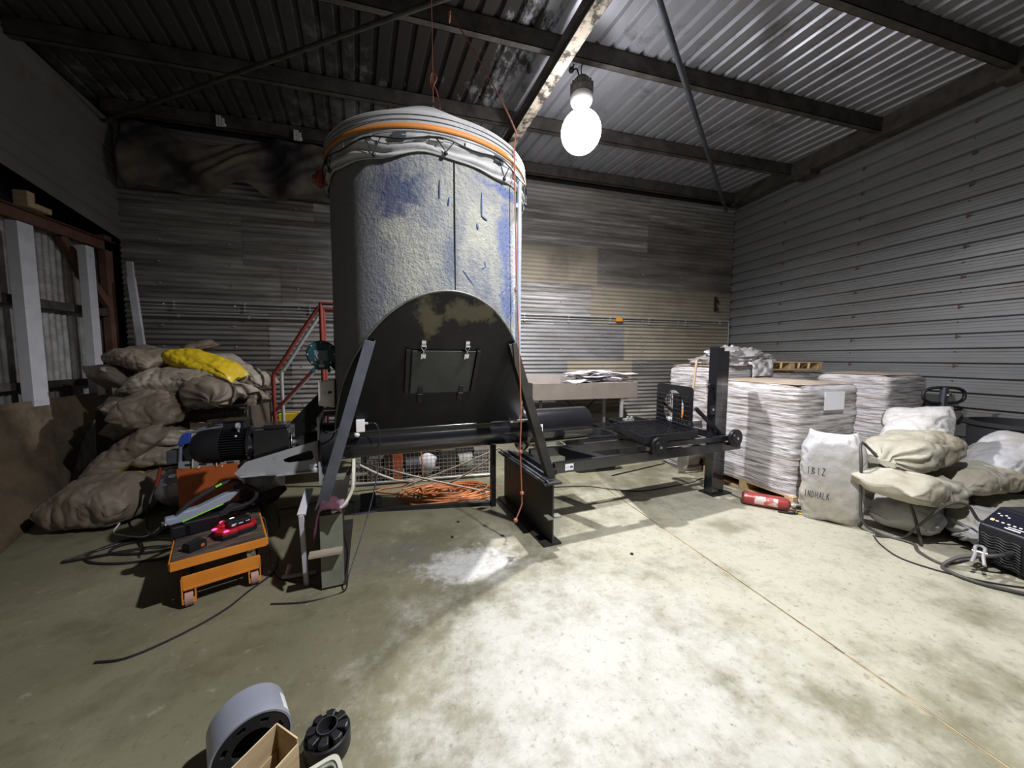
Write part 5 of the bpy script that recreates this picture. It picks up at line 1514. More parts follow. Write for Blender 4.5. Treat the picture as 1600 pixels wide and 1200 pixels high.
# ================================================================== PALLET JACK, TROUGH, WELDER, EXTINGUISHER
pj = thing('pallet_jack', 'grey pallet jack standing behind the sacks with its loop handle up', 'pallet jack', (6.14, 2.74, 0))
hd = Vector((0.90, -0.30, 0)).normalized()   # across the handle
loop = []
for k in range(28):
    a = 2 * math.pi * k / 28
    c, q = math.cos(a), math.sin(a)
    p = hd * (0.235 * math.copysign(abs(c) ** 0.62, c)) + Vector((0, 0, 1.115 + 0.095 * math.copysign(abs(q) ** 0.8, q)))
    loop.append(p)
g = MB(); g.tube(loop, 0.018, n=10, closed=True); g.build('loop_handle', M['black_dull'], pj, smooth=60)
g = MB(); g.bar((0, 0, 0.42), (0, 0, 1.21), 0.075, 0.05, up=(0, 1, 0)); g.build('tow_bar', M['mill_grey'], pj, bevel=0.006)
g = MB(); g.cyl((0, -0.03, 1.12), (0, -0.045, 1.12), 0.012, n=12); g.build('bar_bolt', M['steel_bright'], pj)
g = MB(); g.bar((0, 0.0, 0.10), (0, 0.0, 0.44), 0.16, 0.16, up=(0, 1, 0)); g.build('pump_body', M['mill_grey'], pj, bevel=0.01)
for dx in (-0.05, 0.05):
    g = MB(); g.cyl((dx - 0.025, 0, 0.09), (dx + 0.025, 0, 0.09), 0.09, n=20); g.build('wheel', M['black_rubber'], pj, smooth=40)
for dx in (-0.2, 0.2):
    g = MB(); g.bar((dx, 0.06, 0.09), (dx, 0.22, 0.09), 0.16, 0.05); g.build('fork', M['mill_grey'], pj)
g = MB(); g.bar((-0.28, 0.1, 0.12), (0.28, 0.1, 0.12), 0.06, 0.12); g.build('fork_bridge', M['mill_grey'], pj)

tb = thing('trough', 'large black round trough at the right edge behind the sacks', 'trough', (6.22, 2.14, 0))
g = MB(); g.lathe([(0.02, 0.012), (0.30, 0.012), (0.37, 0.30), (0.37, 0.36), (0.39, 0.37), (0.40, 0.82), (0.425, 0.84), (0.425, 0.88), (0.39, 0.88), (0.35, 0.30), (0.28, 0.05), (0.02, 0.05)], 48, caps=False)
g.build('trough_wall', M['black_rubber'], tb, smooth=40)
g = MB(); g.ring((0, 0, 0.40), (0, 0, 0.44), 0.412, 0.385, 48); g.build('trough_band', M['black_dull'], tb, smooth=40)
g = MB(); g.ring((0, 0, 0.0), (0, 0, 0.02), 0.31, 0.2, 40); g.build('trough_base', M['black_dull'], tb, smooth=40)

wd = thing('welder', 'black box welder with slanted control panel on the floor at the right edge', 'welder', (4.30, 1.41, 0), -14)
# local: front faces -x ; width along y
bod = [(-0.21, 0.035), (0.30, 0.035), (0.30, 0.40), (0.22, 0.44), (-0.08, 0.44), (-0.23, 0.31), (-0.235, 0.27)]
XZ = Matrix(((1, 0, 0), (0, 0, 1), (0, 1, 0))).to_4x4()
g = MB(); g.prism(bod, 0.25, Matrix.Translation((0, -0.125, 0)) @ XZ); g.build('case', M['black_plate'], wd, bevel=0.012)
g = MB()
for k in range(10):
    zz = 0.065 + 0.020 * k
    pts = [(-0.222 - 0.018 * (zz / 0.25) + 0.004, -0.105 + 0.021 * j, zz + (0.005 if j % 4 in (1, 2) else -0.005)) for j in range(11)]
    g.tube(pts, 0.005, n=6)
g.build('louvre', M['black_dull'], wd, smooth=60)['label'] = 'wavy front louvres'
pu = Vector((0.15, 0, 0.13)).normalized(); pn_ = Vector((-pu.z, 0, pu.x))
def wp_(x, y, z): return Vector((-0.23, 0, 0.31)) + pu * x + Vector((0, y, 0)) + pn_ * z
def pbox(mb, x0, x1, y0, y1, z0, z1):
    vs = [wp_(x, y, z) for z in (z0, z1) for y in (y0, y1) for x in (x0, x1)]
    return mb.add(vs, [(0, 2, 3, 1), (4, 5, 7, 6), (0, 1, 5, 4), (2, 6, 7, 3), (0, 4, 6, 2), (1, 3, 7, 5)])
g = MB(); pbox(g, 0.012, 0.175, -0.11, 0.11, 0.0, 0.006); cp = g.build('control_panel', mk('glossy_panel', (0.012, 0.012, 0.02), rough=0.15), wd)
g = MB()
for k in range(5): pbox(g, 0.06, 0.068, -0.07 + 0.03 * k, -0.055 + 0.03 * k, 0.006, 0.0075)
for k in range(4): pbox(g, 0.115 + 0.012 * (k % 2), 0.122 + 0.012 * (k % 2), 0.02 + 0.02 * k, 0.032 + 0.02 * k, 0.006, 0.0075)
pbox(g, 0.025, 0.033, -0.08, 0.0, 0.006, 0.0075)
pbox(g, 0.042, 0.047, -0.09, -0.01, 0.006, 0.0075)
g.build('panel_marks', M['sticker'], cp)
g = MB(); pbox(g, 0.058, 0.072, 0.075, 0.092, 0.006, 0.010); g.build('indicator_light', mk('orange_led', (0.8, 0.3, 0.05), rough=0.4, emit=(1, 0.45, 0.1), estr=3), cp)
g = MB(); g.tube(smooth_path([(-0.02, 0.0, 0.44), (0.0, 0.0, 0.49), (0.16, 0.0, 0.49), (0.2, 0.0, 0.44)], 6), 0.016, n=10); g.build('carry_handle', M['black_rubber'], wd, smooth=60)
g = MB()
for yy in (-0.08, 0.08):
    for xx in (-0.17, 0.25): g.cyl((xx, yy, 0), (xx, yy, 0.04), 0.02, n=12)
g.build('rubber_feet', M['black_rubber'], wd)
g = MB()
for yy, zz in ((-0.06, 0.17), (0.03, 0.13), (0.06, 0.10)): g.cyl((-0.22, yy, zz), (-0.29, yy, zz - 0.01), 0.02, n=12)
g.build('cable_socket', M['black_rubber'], wd, smooth=40)
WM = Matrix.Translation((4.30, 1.41, 0)) @ Matrix.Rotation(R(-14), 4, 'Z')
def W3(x, y, z): return WM @ Vector((x, y, z))
g = MB(); g.tube(smooth_path([W3(-0.29, -0.06, 0.16), W3(-0.36, -0.05, 0.15), (3.86, 1.56, 0.09), (3.76, 1.60, 0.014), (3.70, 1.52, 0.014), (3.72, 1.40, 0.014), (3.84, 1.25, 0.014), (4.05, 1.02, 0.014), (4.3, 0.80, 0.014)], 8), 0.013, n=8)
tag(g.build('welding_cable', M['cable_grey'], smooth=60), 'thick grey welding cable running forward over the floor from the welder', 'cable')
g = MB(); g.tube(smooth_path([W3(-0.29, 0.03, 0.12), W3(-0.40, 0.05, 0.06), (3.80, 1.62, 0.012), (3.86, 1.78, 0.012), (3.98, 1.88, 0.012), (3.92, 2.05, 0.012), (3.85, 2.15, 0.10), (3.83, 2.17, 0.40), (3.78, 2.15, 0.62), (3.84, 2.2, 0.78), (3.95, 2.22, 0.76), (4.02, 2.08, 0.55), (4.03, 1.93, 0.30), (4.02, 1.84, 0.012)], 8), 0.011, n=8)
tag(g.build('welding_cable', M['cable_grey'], smooth=60), 'grey welding cable looped over the standing white sack', 'cable')
g = MB(); g.tube(smooth_path([W3(-0.15, 0.09, 0.35), (4.20, 1.62, 0.30), (4.12, 1.66, 0.42), (4.0, 1.72, 0.40), (3.98, 1.86, 0.16), (4.0, 1.96, 0.012), (3.85, 2.05, 0.010)], 8), 0.010, n=8)
tag(g.build('welding_cable', M['cable_grey'], smooth=60), 'grey cable arching from the welder over the front floor sack', 'cable')
g = MB(); g.tube(smooth_path([(3.84, 2.06, 0.008), (3.72, 1.95, 0.006), (3.62, 1.80, 0.006), (3.62, 1.68, 0.006), (3.70, 1.52, 0.006), (3.86, 1.36, 0.006), (4.1, 1.24, 0.006), (4.3, 1.22, 0.006)], 8), 0.006, n=6)
tag(g.build('power_cord', M['cable'], smooth=60), 'thin black cord along the floor in front of the right sacks', 'cord')
clp = thing('earth_clamp', 'silver welding earth clamp hanging in front of the welder', 'clamp', (3.93, 1.50, 0.10), 20)
for sg in (-1, 1):
    g = MB(); g.tube(smooth_path([(-0.11, sg * 0.028, 0.0), (-0.03, sg * 0.018, 0.04), (0.04, sg * 0.022, 0.07), (0.10, sg * 0.006, 0.065)], 6), 0.010, n=8); g.build('clamp_jaw', M['zinc'], clp, smooth=60)
g = MB(); g.cyl((-0.0, -0.035, 0.05), (-0.0, 0.035, 0.05), 0.014, n=12); g.build('clamp_spring', M['steel_bright'], clp, smooth=40)

ex = thing('fire_extinguisher', 'dusty red fire extinguisher lying on the floor left of the standing sack', 'fire extinguisher', (3.50, 2.78, 0), -46)
g = MB(); g.lathe([(0.002, -0.21), (0.05, -0.208), (0.066, -0.19), (0.066, 0.15), (0.058, 0.185), (0.03, 0.205), (0.022, 0.21)], 32, Matrix.Translation((0, 0, 0.067)) @ Matrix.Rotation(R(90), 4, 'Y'))
g.build('cylinder', M['red_ext'], ex, smooth=40)
g = MB(); g.cyl((0.20, 0, 0.067), (0.25, 0, 0.067), 0.02, n=14); g.box(0.225, 0.245, -0.03, 0.05, 0.05, 0.085); g.bar((0.235, 0.03, 0.07), (0.30, 0.045, 0.075), 0.02, 0.012); g.bar((0.245, 0.0, 0.08), (0.31, -0.01, 0.085), 0.02, 0.008)
g.build('valve', M['zinc'], ex, bevel=0.002)
g = MB(); g.grid(lambda u, v: ((-0.10 + 0.2 * u), -0.0668 * math.cos(R(-25 + 75 * v)), 0.067 + 0.0668 * math.sin(R(-25 + 75 * v))), 6, 8); g.build('paper_label', mk('faded_label', (0.62, 0.5, 0.45), (0.45, 0.12, 0.1), scale=14, rough=0.6, lo=0.5, hi=0.55), ex, smooth=60)
g = MB(); g.tube(smooth_path([(0.24, -0.03, 0.06), (0.22, -0.08, 0.02), (0.10, -0.09, 0.010), (0.26, -0.06, 0.012)], 6), 0.008, n=8); g.build('hose', M['black_rubber'], ex, smooth=60)
g = MB(); g.bar((0.27, -0.03, 0.012), (0.33, -0.05, 0.006), 0.03, 0.004); g.build('yellow_tag', M['sack_yellow'], ex)

g = MB(); g.tube(smooth_path([(1.20, 3.9, 0.006), (1.9, 3.80, 0.006), (2.2, 3.62, 0.006), (2.49, 3.49, 0.006), (2.9, 3.52, 0.006), (3.3, 3.58, 0.006), (3.55, 3.66, 0.006), (3.46, 3.36, 0.006), (3.44, 3.05, 0.006), (3.46, 2.86, 0.006)], 10), 0.006, n=6)
tag(g.build('power_cord', M['cable_grey'], smooth=60), 'grey cord across the floor under the rail frame to the extinguisher', 'cord')
g = MB(); g.tube([(2.46, 4.05, 0.008), (3.0, 4.2, 0.008), (3.5, 4.34, 0.008)], 0.008, n=8)
tag(g.build('rod', M['black_dull'], smooth=60), 'thin dark rod lying on the floor behind the cart', 'rod')

# ================================================================== LEFT SIDE: WALL BOARDS, SACK PILE
for (x0, x1, y0, y1, z0, z1, lab) in ((-4.0, -3.90, 4.87, 5.03, 1.02, 2.93, 'wide white painted plank upright on the left wall, nearest the camera'),
                                      (-4.0, -3.91, 5.655, 5.77, 1.06, 2.92, 'narrower flaking white plank upright on the left wall, second from the camera')):
    g = MB(); g.box(x0, x1, y0, y1, z0, z1)
    tag(g.build('plank', M['white_paint'], bevel=0.004), lab, 'plank', 'white planks on the left wall')
g = MB(); g.bar((-3.76, 6.22, 0.0), (-3.835, 6.22, 2.87), 0.072, 0.03, up=(0, 1, 0))
tag(g.build('plank', M['white_paint'], bevel=0.003), 'tall thin white plank leaning in the back left corner', 'plank', 'white planks on the left wall')
g = MB(); g.bar((-3.63, 6.16, 0.0), (-3.80, 6.17, 2.64), 0.085, 0.04, up=(0, 1, 0))
tag(g.build('plank', M['white_paint'], bevel=0.003), 'shorter flaking white plank leaning in the back left corner', 'plank', 'white planks on the left wall')
def ply(u, v):
    b = Vector((-2.80, 2.75, 0.0)).lerp(Vector((-3.86, 5.10, 0.0)), u)
    t = Vector((-3.93, 3.2, 1.06)).lerp(Vector((-3.93, 5.95, 1.10)), u)
    p = b.lerp(t, v)
    return p + Vector((-0.10 * math.sin(math.pi * v), 0, 0))
g = MB(); g.grid(ply, 20, 14)
add_mask(M['plywood'], (-3.45, 4.35, 0.72), (0.3, 0.09, 0.035), (0.015, 0.012, 0.01), nscale=14, namp=0.4)
add_mask(M['plywood'], (-3.35, 3.92, 0.66), (0.3, 0.10, 0.035), (0.015, 0.012, 0.01), nscale=14, namp=0.4)
tag(g.build('plywood_sheet', M['plywood'], smooth=180, solid=0.016), 'large dirty plywood sheet leaning along the left wall', 'board')
g = MB(); g.bar((-3.40, 5.18, 0.0), (-3.42, 5.26, 1.04), 0.50, 0.02, up=(0, 1, 0))  # board painted black for the shadow it stands in
tag(g.build('board', M['black_dull'], bevel=0.003), 'board coloured dark for the shade, standing between the plywood sheet and the sack pile', 'board')
g = MB(); g.bar((-3.12, 4.98, 0.0), (-3.345, 5.08, 1.24), 0.07, 0.04, up=(0, 1, 0))
tag(g.build('timber_stake', M['timber_old'], bevel=0.003), 'brown timber stake upright at the left edge of the sack pile', 'timber')

GL = 'dusty sacks piled in the back left corner'
def ls(lab, pos, L, W, T, yaw, pitch=0, roll=0, e0='sewn', e1='sewn', mat='sack_brown'):
    return sack(lab, pos, L, W, T, yaw, pitch, roll, e0, e1, mat, group=GL)
ls('flat brown sack on the top left of the back pile', (-3.12, 5.15, 1.55), 0.60, 0.50, 0.24, -25, -12, 12)
ls('brown sack behind the top left one, its flap sticking up to the right', (-2.86, 5.50, 1.62), 0.62, 0.34, 0.14, 12, 22, 0)
ls('dark brown sack hanging at the left end of the pile beside the white plank', (-3.36, 5.22, 1.24), 0.60, 0.46, 0.30, 60, -40, 0)
ls('bright yellow plastic sack on top of the back pile', (-2.50, 5.15, 1.45), 0.78, 0.42, 0.26, -8, -22, 14, mat='sack_yellow')
ls('pale sack lying behind the yellow one', (-2.28, 5.48, 1.36), 0.78, 0.44, 0.28, -10, -28, 0, mat='sack_grey')
ls('dusty light sack in the middle of the top row, below the yellow sack', (-2.72, 4.92, 1.28), 0.78, 0.46, 0.26, 4, 4, 16, mat='sack_grey')
ls('brown sack with a twisted neck hanging down, right of the middle', (-2.30, 4.78, 1.14), 0.66, 0.48, 0.32, 115, 16, 0, 'tied', 'sewn')
ls('big round brown sack bulging at the front of the pile', (-2.74, 4.70, 0.97), 0.60, 0.56, 0.44, 10, 6, 0, 'sewn', 'tied')
ls('small sack squeezed left of the big round one', (-3.12, 4.98, 0.98), 0.50, 0.40, 0.26, 40, 0, 0)
ls('small brown sack under the squeezed one at the left', (-3.02, 4.90, 0.75), 0.52, 0.42, 0.26, 20, 0, 0)
ls('tied sack below the big round one', (-2.66, 4.74, 0.68), 0.56, 0.42, 0.24, 190, 6, 0, 'sewn', 'tied', mat='sack_grey')
ls('light tan sack behind the motor end', (-2.56, 4.62, 0.50), 0.74, 0.40, 0.26, 0, 4, 0, mat='sack_grey')
ls('long sack slumping down to the left of the pile', (-2.94, 4.58, 0.53), 0.88, 0.42, 0.28, 8, 42, 0)
ls('bottom sack behind the compressor tank', (-2.60, 4.52, 0.20), 0.80, 0.52, 0.36, 5, 0, 0)
ls('bottom left sack of the pile above a yellow scrap', (-3.05, 4.78, 0.22), 0.66, 0.5, 0.36, 15, 0, 0)
ls('small yellowish sack at the foot of the pile', (-2.90, 4.42, 0.28), 0.34, 0.28, 0.18, 10, 0, 0, mat='sack_yellow')
ls('small pale sack end below the yellow sack at the right of the pile', (-2.18, 5.05, 1.14), 0.40, 0.34, 0.22, -15, -10, 0, mat='sack_grey')
ls('lone brown sack on the floor in front of the plywood sheet', (-2.86, 4.10, 0.19), 0.68, 0.56, 0.46, -8, 3, 0)
for k, (p, lab) in enumerate((((-2.9, 5.55, 0.22), 'brown sack at the bottom back of the left pile'), ((-2.45, 5.45, 0.62), 'brown sack in the middle back of the left pile'), ((-2.95, 5.50, 0.66), 'brown sack left of middle at the back of the left pile'),
                              ((-2.85, 5.45, 1.08), 'brown sack high at the back of the left pile'), ((-2.4, 5.4, 1.0), 'brown sack high at the back right of the left pile'))):
    ls(lab, p, 0.85, 0.55, 0.40, 5 * k, 0, 0)
sb = thing('scrap_bin', 'dark rusty open bin of scrap right of the sack pile', 'bin', (-2.24, 5.06, 0), -8)
g = MB()
g.box(-0.36, 0.36, -0.28, -0.265, 0.0, 0.94); g.box(-0.36, 0.36, 0.265, 0.28, 0.0, 1.0); g.box(-0.36, -0.345, -0.265, 0.265, 0.0, 0.97); g.box(0.345, 0.36, -0.265, 0.265, 0.0, 0.97); g.box(-0.345, 0.345, -0.265, 0.265, 0.0, 0.02)
g.build('bin_wall', mk('rusty_bin', (0.06, 0.045, 0.035), (0.12, 0.09, 0.065), scale=4, rough=0.8), sb)
g = MB()
for k in range(26): g.box(-0.35 + 0.027 * k, -0.336 + 0.027 * k, -0.295, -0.28, 0.90, 0.955)
g.bar((-0.37, -0.285, 0.965), (0.38, -0.285, 0.99), 0.03, 0.03)
g.build('toothed_rim', M['steel_brown'], sb)
for k, (a, b, w, mt) in enumerate((((-0.10, -0.30, 0.12), (-0.05, -0.40, 0.82), 0.20, 'timber_old'), ((0.16, -0.30, 0.1), (0.10, -0.38, 0.85), 0.18, 'debris'), ((-0.26, -0.3, 0.1), (-0.30, -0.40, 0.7), 0.14, 'debris'))):
    pp = Matrix.Translation((-2.24, 5.06, 0)) @ Matrix.Rotation(R(-8), 4, 'Z')
    g = MB(); g.bar(pp @ Vector(a), pp @ Vector(b), w, 0.018, up=(0, -1, 0.2))
    tag(g.build('offcut', M[mt]), ['pale board offcut leaning on the dark scrap bin, centre', 'dark board offcut leaning on the scrap bin, right', 'dark board offcut leaning on the scrap bin, left'][k], 'board')

# ------------------------------------------------------------------ access stair behind the motor
stv = thing('access_stair', 'small stair with red and grey tube handrails behind the motor', 'stair', (-1.3, 4.9, 0))
def soff(mb): return mb.xf(Matrix.Translation((1.3, -4.9, 0)))
for yy, mt, lab in ((4.58, 'red_paint', 'red handrail'), (5.16, 'zinc', 'grey handrail')):
    g = MB(); x0 = -1.585 if yy < 5 else -1.69
    g.tube(smooth_path([(x0, yy, 0.0), (x0, yy, 0.7), (x0, yy, 1.30), (x0 + 0.03, yy, 1.39), (x0 + 0.10, yy, 1.50), (x0 + 0.30, yy, 1.83), (x0 + 0.50, yy, 2.14)], 5), 0.021, n=10)
    g.cyl((x0 + 0.0, yy, 0.93), (x0 + 0.50, yy, 1.50), 0.018, n=10)
    h_ = soff(g).build('handrail', M[mt], stv, smooth=50); h_['label'] = lab
    g = MB(); g.cyl((x0 + 0.515, yy, 0.0), (x0 + 0.515, yy, 2.185), 0.022, n=10); g.cyl((x0 + 0.515, yy, 2.175), (x0 + 1.3, yy, 2.175), 0.021, n=10)
    if yy < 5: g.cyl((x0 + 0.515, yy, 1.60), (x0 + 1.3, yy, 1.60), 0.016, n=10)
    soff(g).build('post', M['red_paint'], stv, smooth=50)['label'] = 'red upright with top bar'
for yy in (4.62, 5.12):
    g = MB(); g.bar((-1.78, yy, 0.28), (-1.06, yy, 1.06), 0.02, 0.20, up=(-0.7, 0, 0.7)); soff(g).build('stringer', M['black_dull'], stv)
for k in range(1, 4):
    g = MB(); x = -1.86 + 0.23 * k; g.box(x, x + 0.2, 4.63, 5.11, 0.215 + 0.235 * k, 0.235 + 0.235 * k); soff(g).build('tread', M['black_dull'], stv)
g = MB(); g.box(-1.05, -0.3, 4.55, 5.2, 1.06, 1.09); soff(g).build('platform', M['black_dull'], stv)
g = MB(); g.box(-0.36, -0.32, 4.58, 4.62, 0, 1.06); soff(g).build('leg', M['black_dull'], stv)
g = MB(); g.box(-0.36, -0.32, 5.14, 5.18, 0, 1.06); soff(g).build('leg', M['black_dull'], stv)
g = MB(); g.box(-1.80, -1.56, 5.30, 5.5, 0.0, 0.80)
tag(g.build('crate', M['sack_yellow'], bevel=0.01), 'dusty yellow crate behind the foot of the red handrail', 'crate')

# ------------------------------------------------------------------ compressor
cmpr = thing('air_compressor', 'silver air compressor with orange front guard and wheels beside the sacks', 'compressor', (-1.85, 4.02, 0), 0)
def coff(mb): return mb.xf(Matrix.Translation((1.85, -4.02, 0)))
g = MB(); g.lathe([(0.002, -0.52), (0.07, -0.515), (0.13, -0.485), (0.165, -0.43), (0.175, -0.38), (0.175, 0.38), (0.165, 0.43), (0.13, 0.485), (0.07, 0.515), (0.002, 0.52)], 40, Matrix.Translation((-1.86, 4.02, 0.31)) @ Matrix.Rotation(R(90), 4, 'Y'))
tank_ = coff(g).build('tank', mk('brushed_silver', (0.30, 0.30, 0.31), (0.38, 0.38, 0.39), scale=6, rough=0.38, metal=0.7), cmpr, smooth=50)
g = MB()
for x in (-2.24, -1.48): g.ring((x, 4.02, 0.31), (x + 0.006, 4.02, 0.31), 0.178, 0.17, 40)
coff(g).build('weld_band', M['zinc'], tank_, smooth=50)
g = MB(); g.box(-2.06, -1.60, 3.70, 3.706, 0.19, 0.56, None)
g.v = [Vector((v.x, v.y, v.z + (0.03 if v.x > -1.8 else 0))) for v in g.v]
coff(g).build('guard_plate', M['orange_dark'], cmpr)['label'] = 'orange guard plate'
g = MB(); g.box(-2.05, -1.60, 3.71, 3.74, 0.565, 0.62)
for k in range(4): pass
coff(g).build('slotted_angle', M['grey_plate'], cmpr)
g = MB()
for k in range(4): g.box(-2.0 + 0.105 * k, -1.945 + 0.105 * k, 3.706, 3.7105, 0.585, 0.603)
coff(g).build('angle_slots', M['void'], cmpr)
g = MB(); g.tube(smooth_path([(-2.06, 3.74, 0.50), (-2.045, 3.74, 0.70), (-2.03, 3.74, 0.82), (-1.99, 3.74, 0.875), (-1.92, 3.74, 0.885), (-1.60, 3.74, 0.94)], 6), 0.013, n=10)
g.cyl((-1.62, 3.74, 0.62), (-1.60, 3.74, 0.94), 0.013, n=10)
g.tube(smooth_path([(-2.06, 3.98, 0.50), (-2.045, 3.98, 0.70), (-2.03, 3.98, 0.82), (-1.99, 3.98, 0.87), (-1.60, 3.98, 0.93)], 6), 0.013, n=10)
coff(g).build('handle', mk('blue_grey_tube', (0.20, 0.22, 0.30), (0.28, 0.3, 0.36), scale=8, rough=0.35, metal=0.4), cmpr, smooth=50)
g = MB(); g.prism([(-2.055, 0.78), (-2.02, 0.86), (-1.97, 0.885), (-1.955, 0.87), (-1.955, 0.79), (-2.03, 0.77)], 0.03, Matrix.Translation((0, 3.715, 0)) @ XZ); coff(g).build('corner_cap', M['blue_paint'], cmpr, bevel=0.005)
g = MB(); g.box(-1.99, -1.72, 3.84, 4.14, 0.50, 0.80); g.cyl((-1.96, 3.78, 0.70), (-1.96, 3.84, 0.70), 0.10, n=28); g.cyl((-1.80, 3.78, 0.62), (-1.80, 3.84, 0.62), 0.05, n=20); g.box(-1.92, -1.76, 3.9, 4.08, 0.80, 0.90)
coff(g).build('pump', M['black_dull'], cmpr, bevel=0.006)
g = MB(); g.cyl((-1.96, 3.775, 0.70), (-1.96, 3.765, 0.70), 0.022, n=16); coff(g).build('pulley_hub', M['white_plastic'], cmpr)
g = MB(); g.cyl((-1.80, 3.775, 0.62), (-1.80, 3.765, 0.62), 0.016, n=14); coff(g).build('pulley_hub', M['white_plastic'], cmpr)
for yy in (3.82, 4.22):
    g = MB(); g.lathe([(0.02, -0.022), (0.055, -0.018), (0.06, -0.025), (0.095, -0.025), (0.10, -0.01), (0.10, 0.01), (0.095, 0.025), (0.06, 0.025), (0.055, 0.018), (0.02, 0.022)], 32, Matrix.Translation((-1.54, yy, 0.10)) @ Matrix.Rotation(R(90), 4, 'X'))
    w_ = coff(g).build('wheel', M['black_rubber'], cmpr, smooth=40)
    g = MB(); g.ring((-1.54, yy - 0.027, 0.10), (-1.54, yy - 0.022, 0.10), 0.055, 0.045, 24)
    for k in range(5):
        a = 2 * math.pi * k / 5; g.bar((-1.54, yy - 0.025, 0.10), (-1.54 + 0.05 * math.cos(a), yy - 0.025, 0.10 + 0.05 * math.sin(a)), 0.012, 0.006, up=(0, 1, 0))
    coff(g).build('wheel_rim', M['mill_grey'], w_)
g = MB(); g.cyl((-1.54, 3.82, 0.10), (-1.54, 4.22, 0.10), 0.012, n=8); g.bar((-1.54, 4.02, 0.10), (-1.54, 4.02, 0.18), 0.06, 0.03, up=(0, 1, 0)); coff(g).build('axle', M['mill_grey'], cmpr)
g = MB(); g.bar((-2.22, 4.02, 0.0), (-2.22, 4.02, 0.17), 0.10, 0.06, up=(0, 1, 0)); coff(g).build('foot', M['black_rubber'], cmpr)
g = MB(); g.bar((-1.56, 3.80, 0.15), (-1.72, 3.76, 0.23), 0.03, 0.06); coff(g).build('wheel_bracket', M['orange'], cmpr)
g = MB(); g.box(-2.16, -2.07, 3.75, 3.85, 0.60, 0.72); coff(g).build('air_filter', M['mill_grey'], cmpr, bevel=0.01)
for xx in (-1.93, -1.75):
    g = MB(); g.tube(smooth_path([(xx - 0.01, 3.695, 0.57), (xx, 3.690, 0.64), (xx + 0.02, 3.70, 0.70), (xx + 0.05, 3.74, 0.62), (xx + 0.03, 3.695, 0.56)], 6), 0.006, n=6)
    coff(g).build('tie_loop', M['webbing'], cmpr, smooth=60)['label'] = 'cream tie loop'
g = MB(); g.cyl((-2.27, 3.80, 0.40), (-2.24, 3.82, 0.56), 0.014, n=10); h0 = tag(g.build('air_gun', M['red_paint'], smooth=50), 'slim red air gun hanging at the left end of the compressor', 'air gun')
g = MB(); g.tube(smooth_path([(-2.27, 3.80, 0.41), (-2.29, 3.75, 0.30), (-2.24, 3.60, 0.16), (-2.10, 3.40, 0.13), (-1.95, 3.25, 0.20), (-1.86, 3.15, 0.31)], 8), 0.009, n=8)
tag(g.build('air_hose', M['cable'], smooth=60), 'black air hose from the red air gun towards the lift table', 'hose')

# ------------------------------------------------------------------ orange lift table
LT = thing('lift_table', 'low orange scissor lift table with a worn wooden top', 'lift table', (-1.36, 2.86, 0), 25)
W2, D2 = 0.235, 0.31
g = MB(); g.box(-W2, W2, -D2, D2, 0.285, 0.325)
M['worn_deck'] = mk('worn_deck', (0.035, 0.03, 0.027), (0.17, 0.12, 0.08), scale=3.5, stretch=(1.2, 9, 4), rough=0.7, lo=0.45, hi=0.66)
g.build('deck', M['worn_deck'], LT, bevel=0.003)
g = MB(); g.box(-W2 - 0.004, W2 + 0.004, -D2 - 0.012, -D2, 0.270, 0.325); g.box(-W2 - 0.012, -W2, -D2, D2, 0.272, 0.315); g.box(W2, W2 + 0.012, -D2, D2, 0.272, 0.315)
g.build('deck_edge', M['orange'], LT, bevel=0.002)
for sx in (-0.17, 0.17):
    for sg in (1, -1):
        g = MB(); x = sx + 0.02 * sg; g.bar((x, -0.26 * sg, 0.155), (x, 0.26 * sg, 0.275), 0.012, 0.04); g.build('scissor_arm', M['black_dull'], LT)
g = MB(); g.box(-0.195, 0.195, -D2 + 0.02, -D2 + 0.03, 0.125, 0.205); g.box(-0.195, 0.195, D2 - 0.03, D2 - 0.02, 0.125, 0.205); g.box(-0.20, -0.188, -D2 + 0.02, D2 - 0.02, 0.125, 0.19); g.box(0.188, 0.20, -D2 + 0.02, D2 - 0.02, 0.125, 0.19)
g.box(-0.19, 0.19, -D2 + 0.015, -D2 + 0.02, 0.115, 0.13)
g.build('base_frame', M['orange'], LT, bevel=0.002)
for sx in (-0.165, 0.165):
    for sy in (-D2 + 0.055, D2 - 0.055):
        g = MB(); g.box(sx - 0.034, sx - 0.027, sy - 0.04, sy + 0.04, 0.035, 0.13); g.box(sx + 0.027, sx + 0.034, sy - 0.04, sy + 0.04, 0.035, 0.13); g.box(sx - 0.034, sx + 0.034, sy - 0.042, sy - 0.037, 0.03, 0.062)
        c_ = g.build('caster_bracket', M['orange'], LT, bevel=0.001)
        g = MB(); g.cyl((sx - 0.02, sy, 0.05), (sx + 0.02, sy, 0.05), 0.05, n=24); g.build('caster_wheel', mk('pink_tyre', (0.42, 0.24, 0.20), (0.36, 0.2, 0.17), scale=8, rough=0.6) if 'pink_tyre' not in M else M['pink_tyre'], c_, smooth=40)
LTM = Matrix.Translation((-1.36, 2.86, 0)) @ Matrix.Rotation(R(25), 4, 'Z')
def T3(x, y, z): return LTM @ Vector((x, y, z))
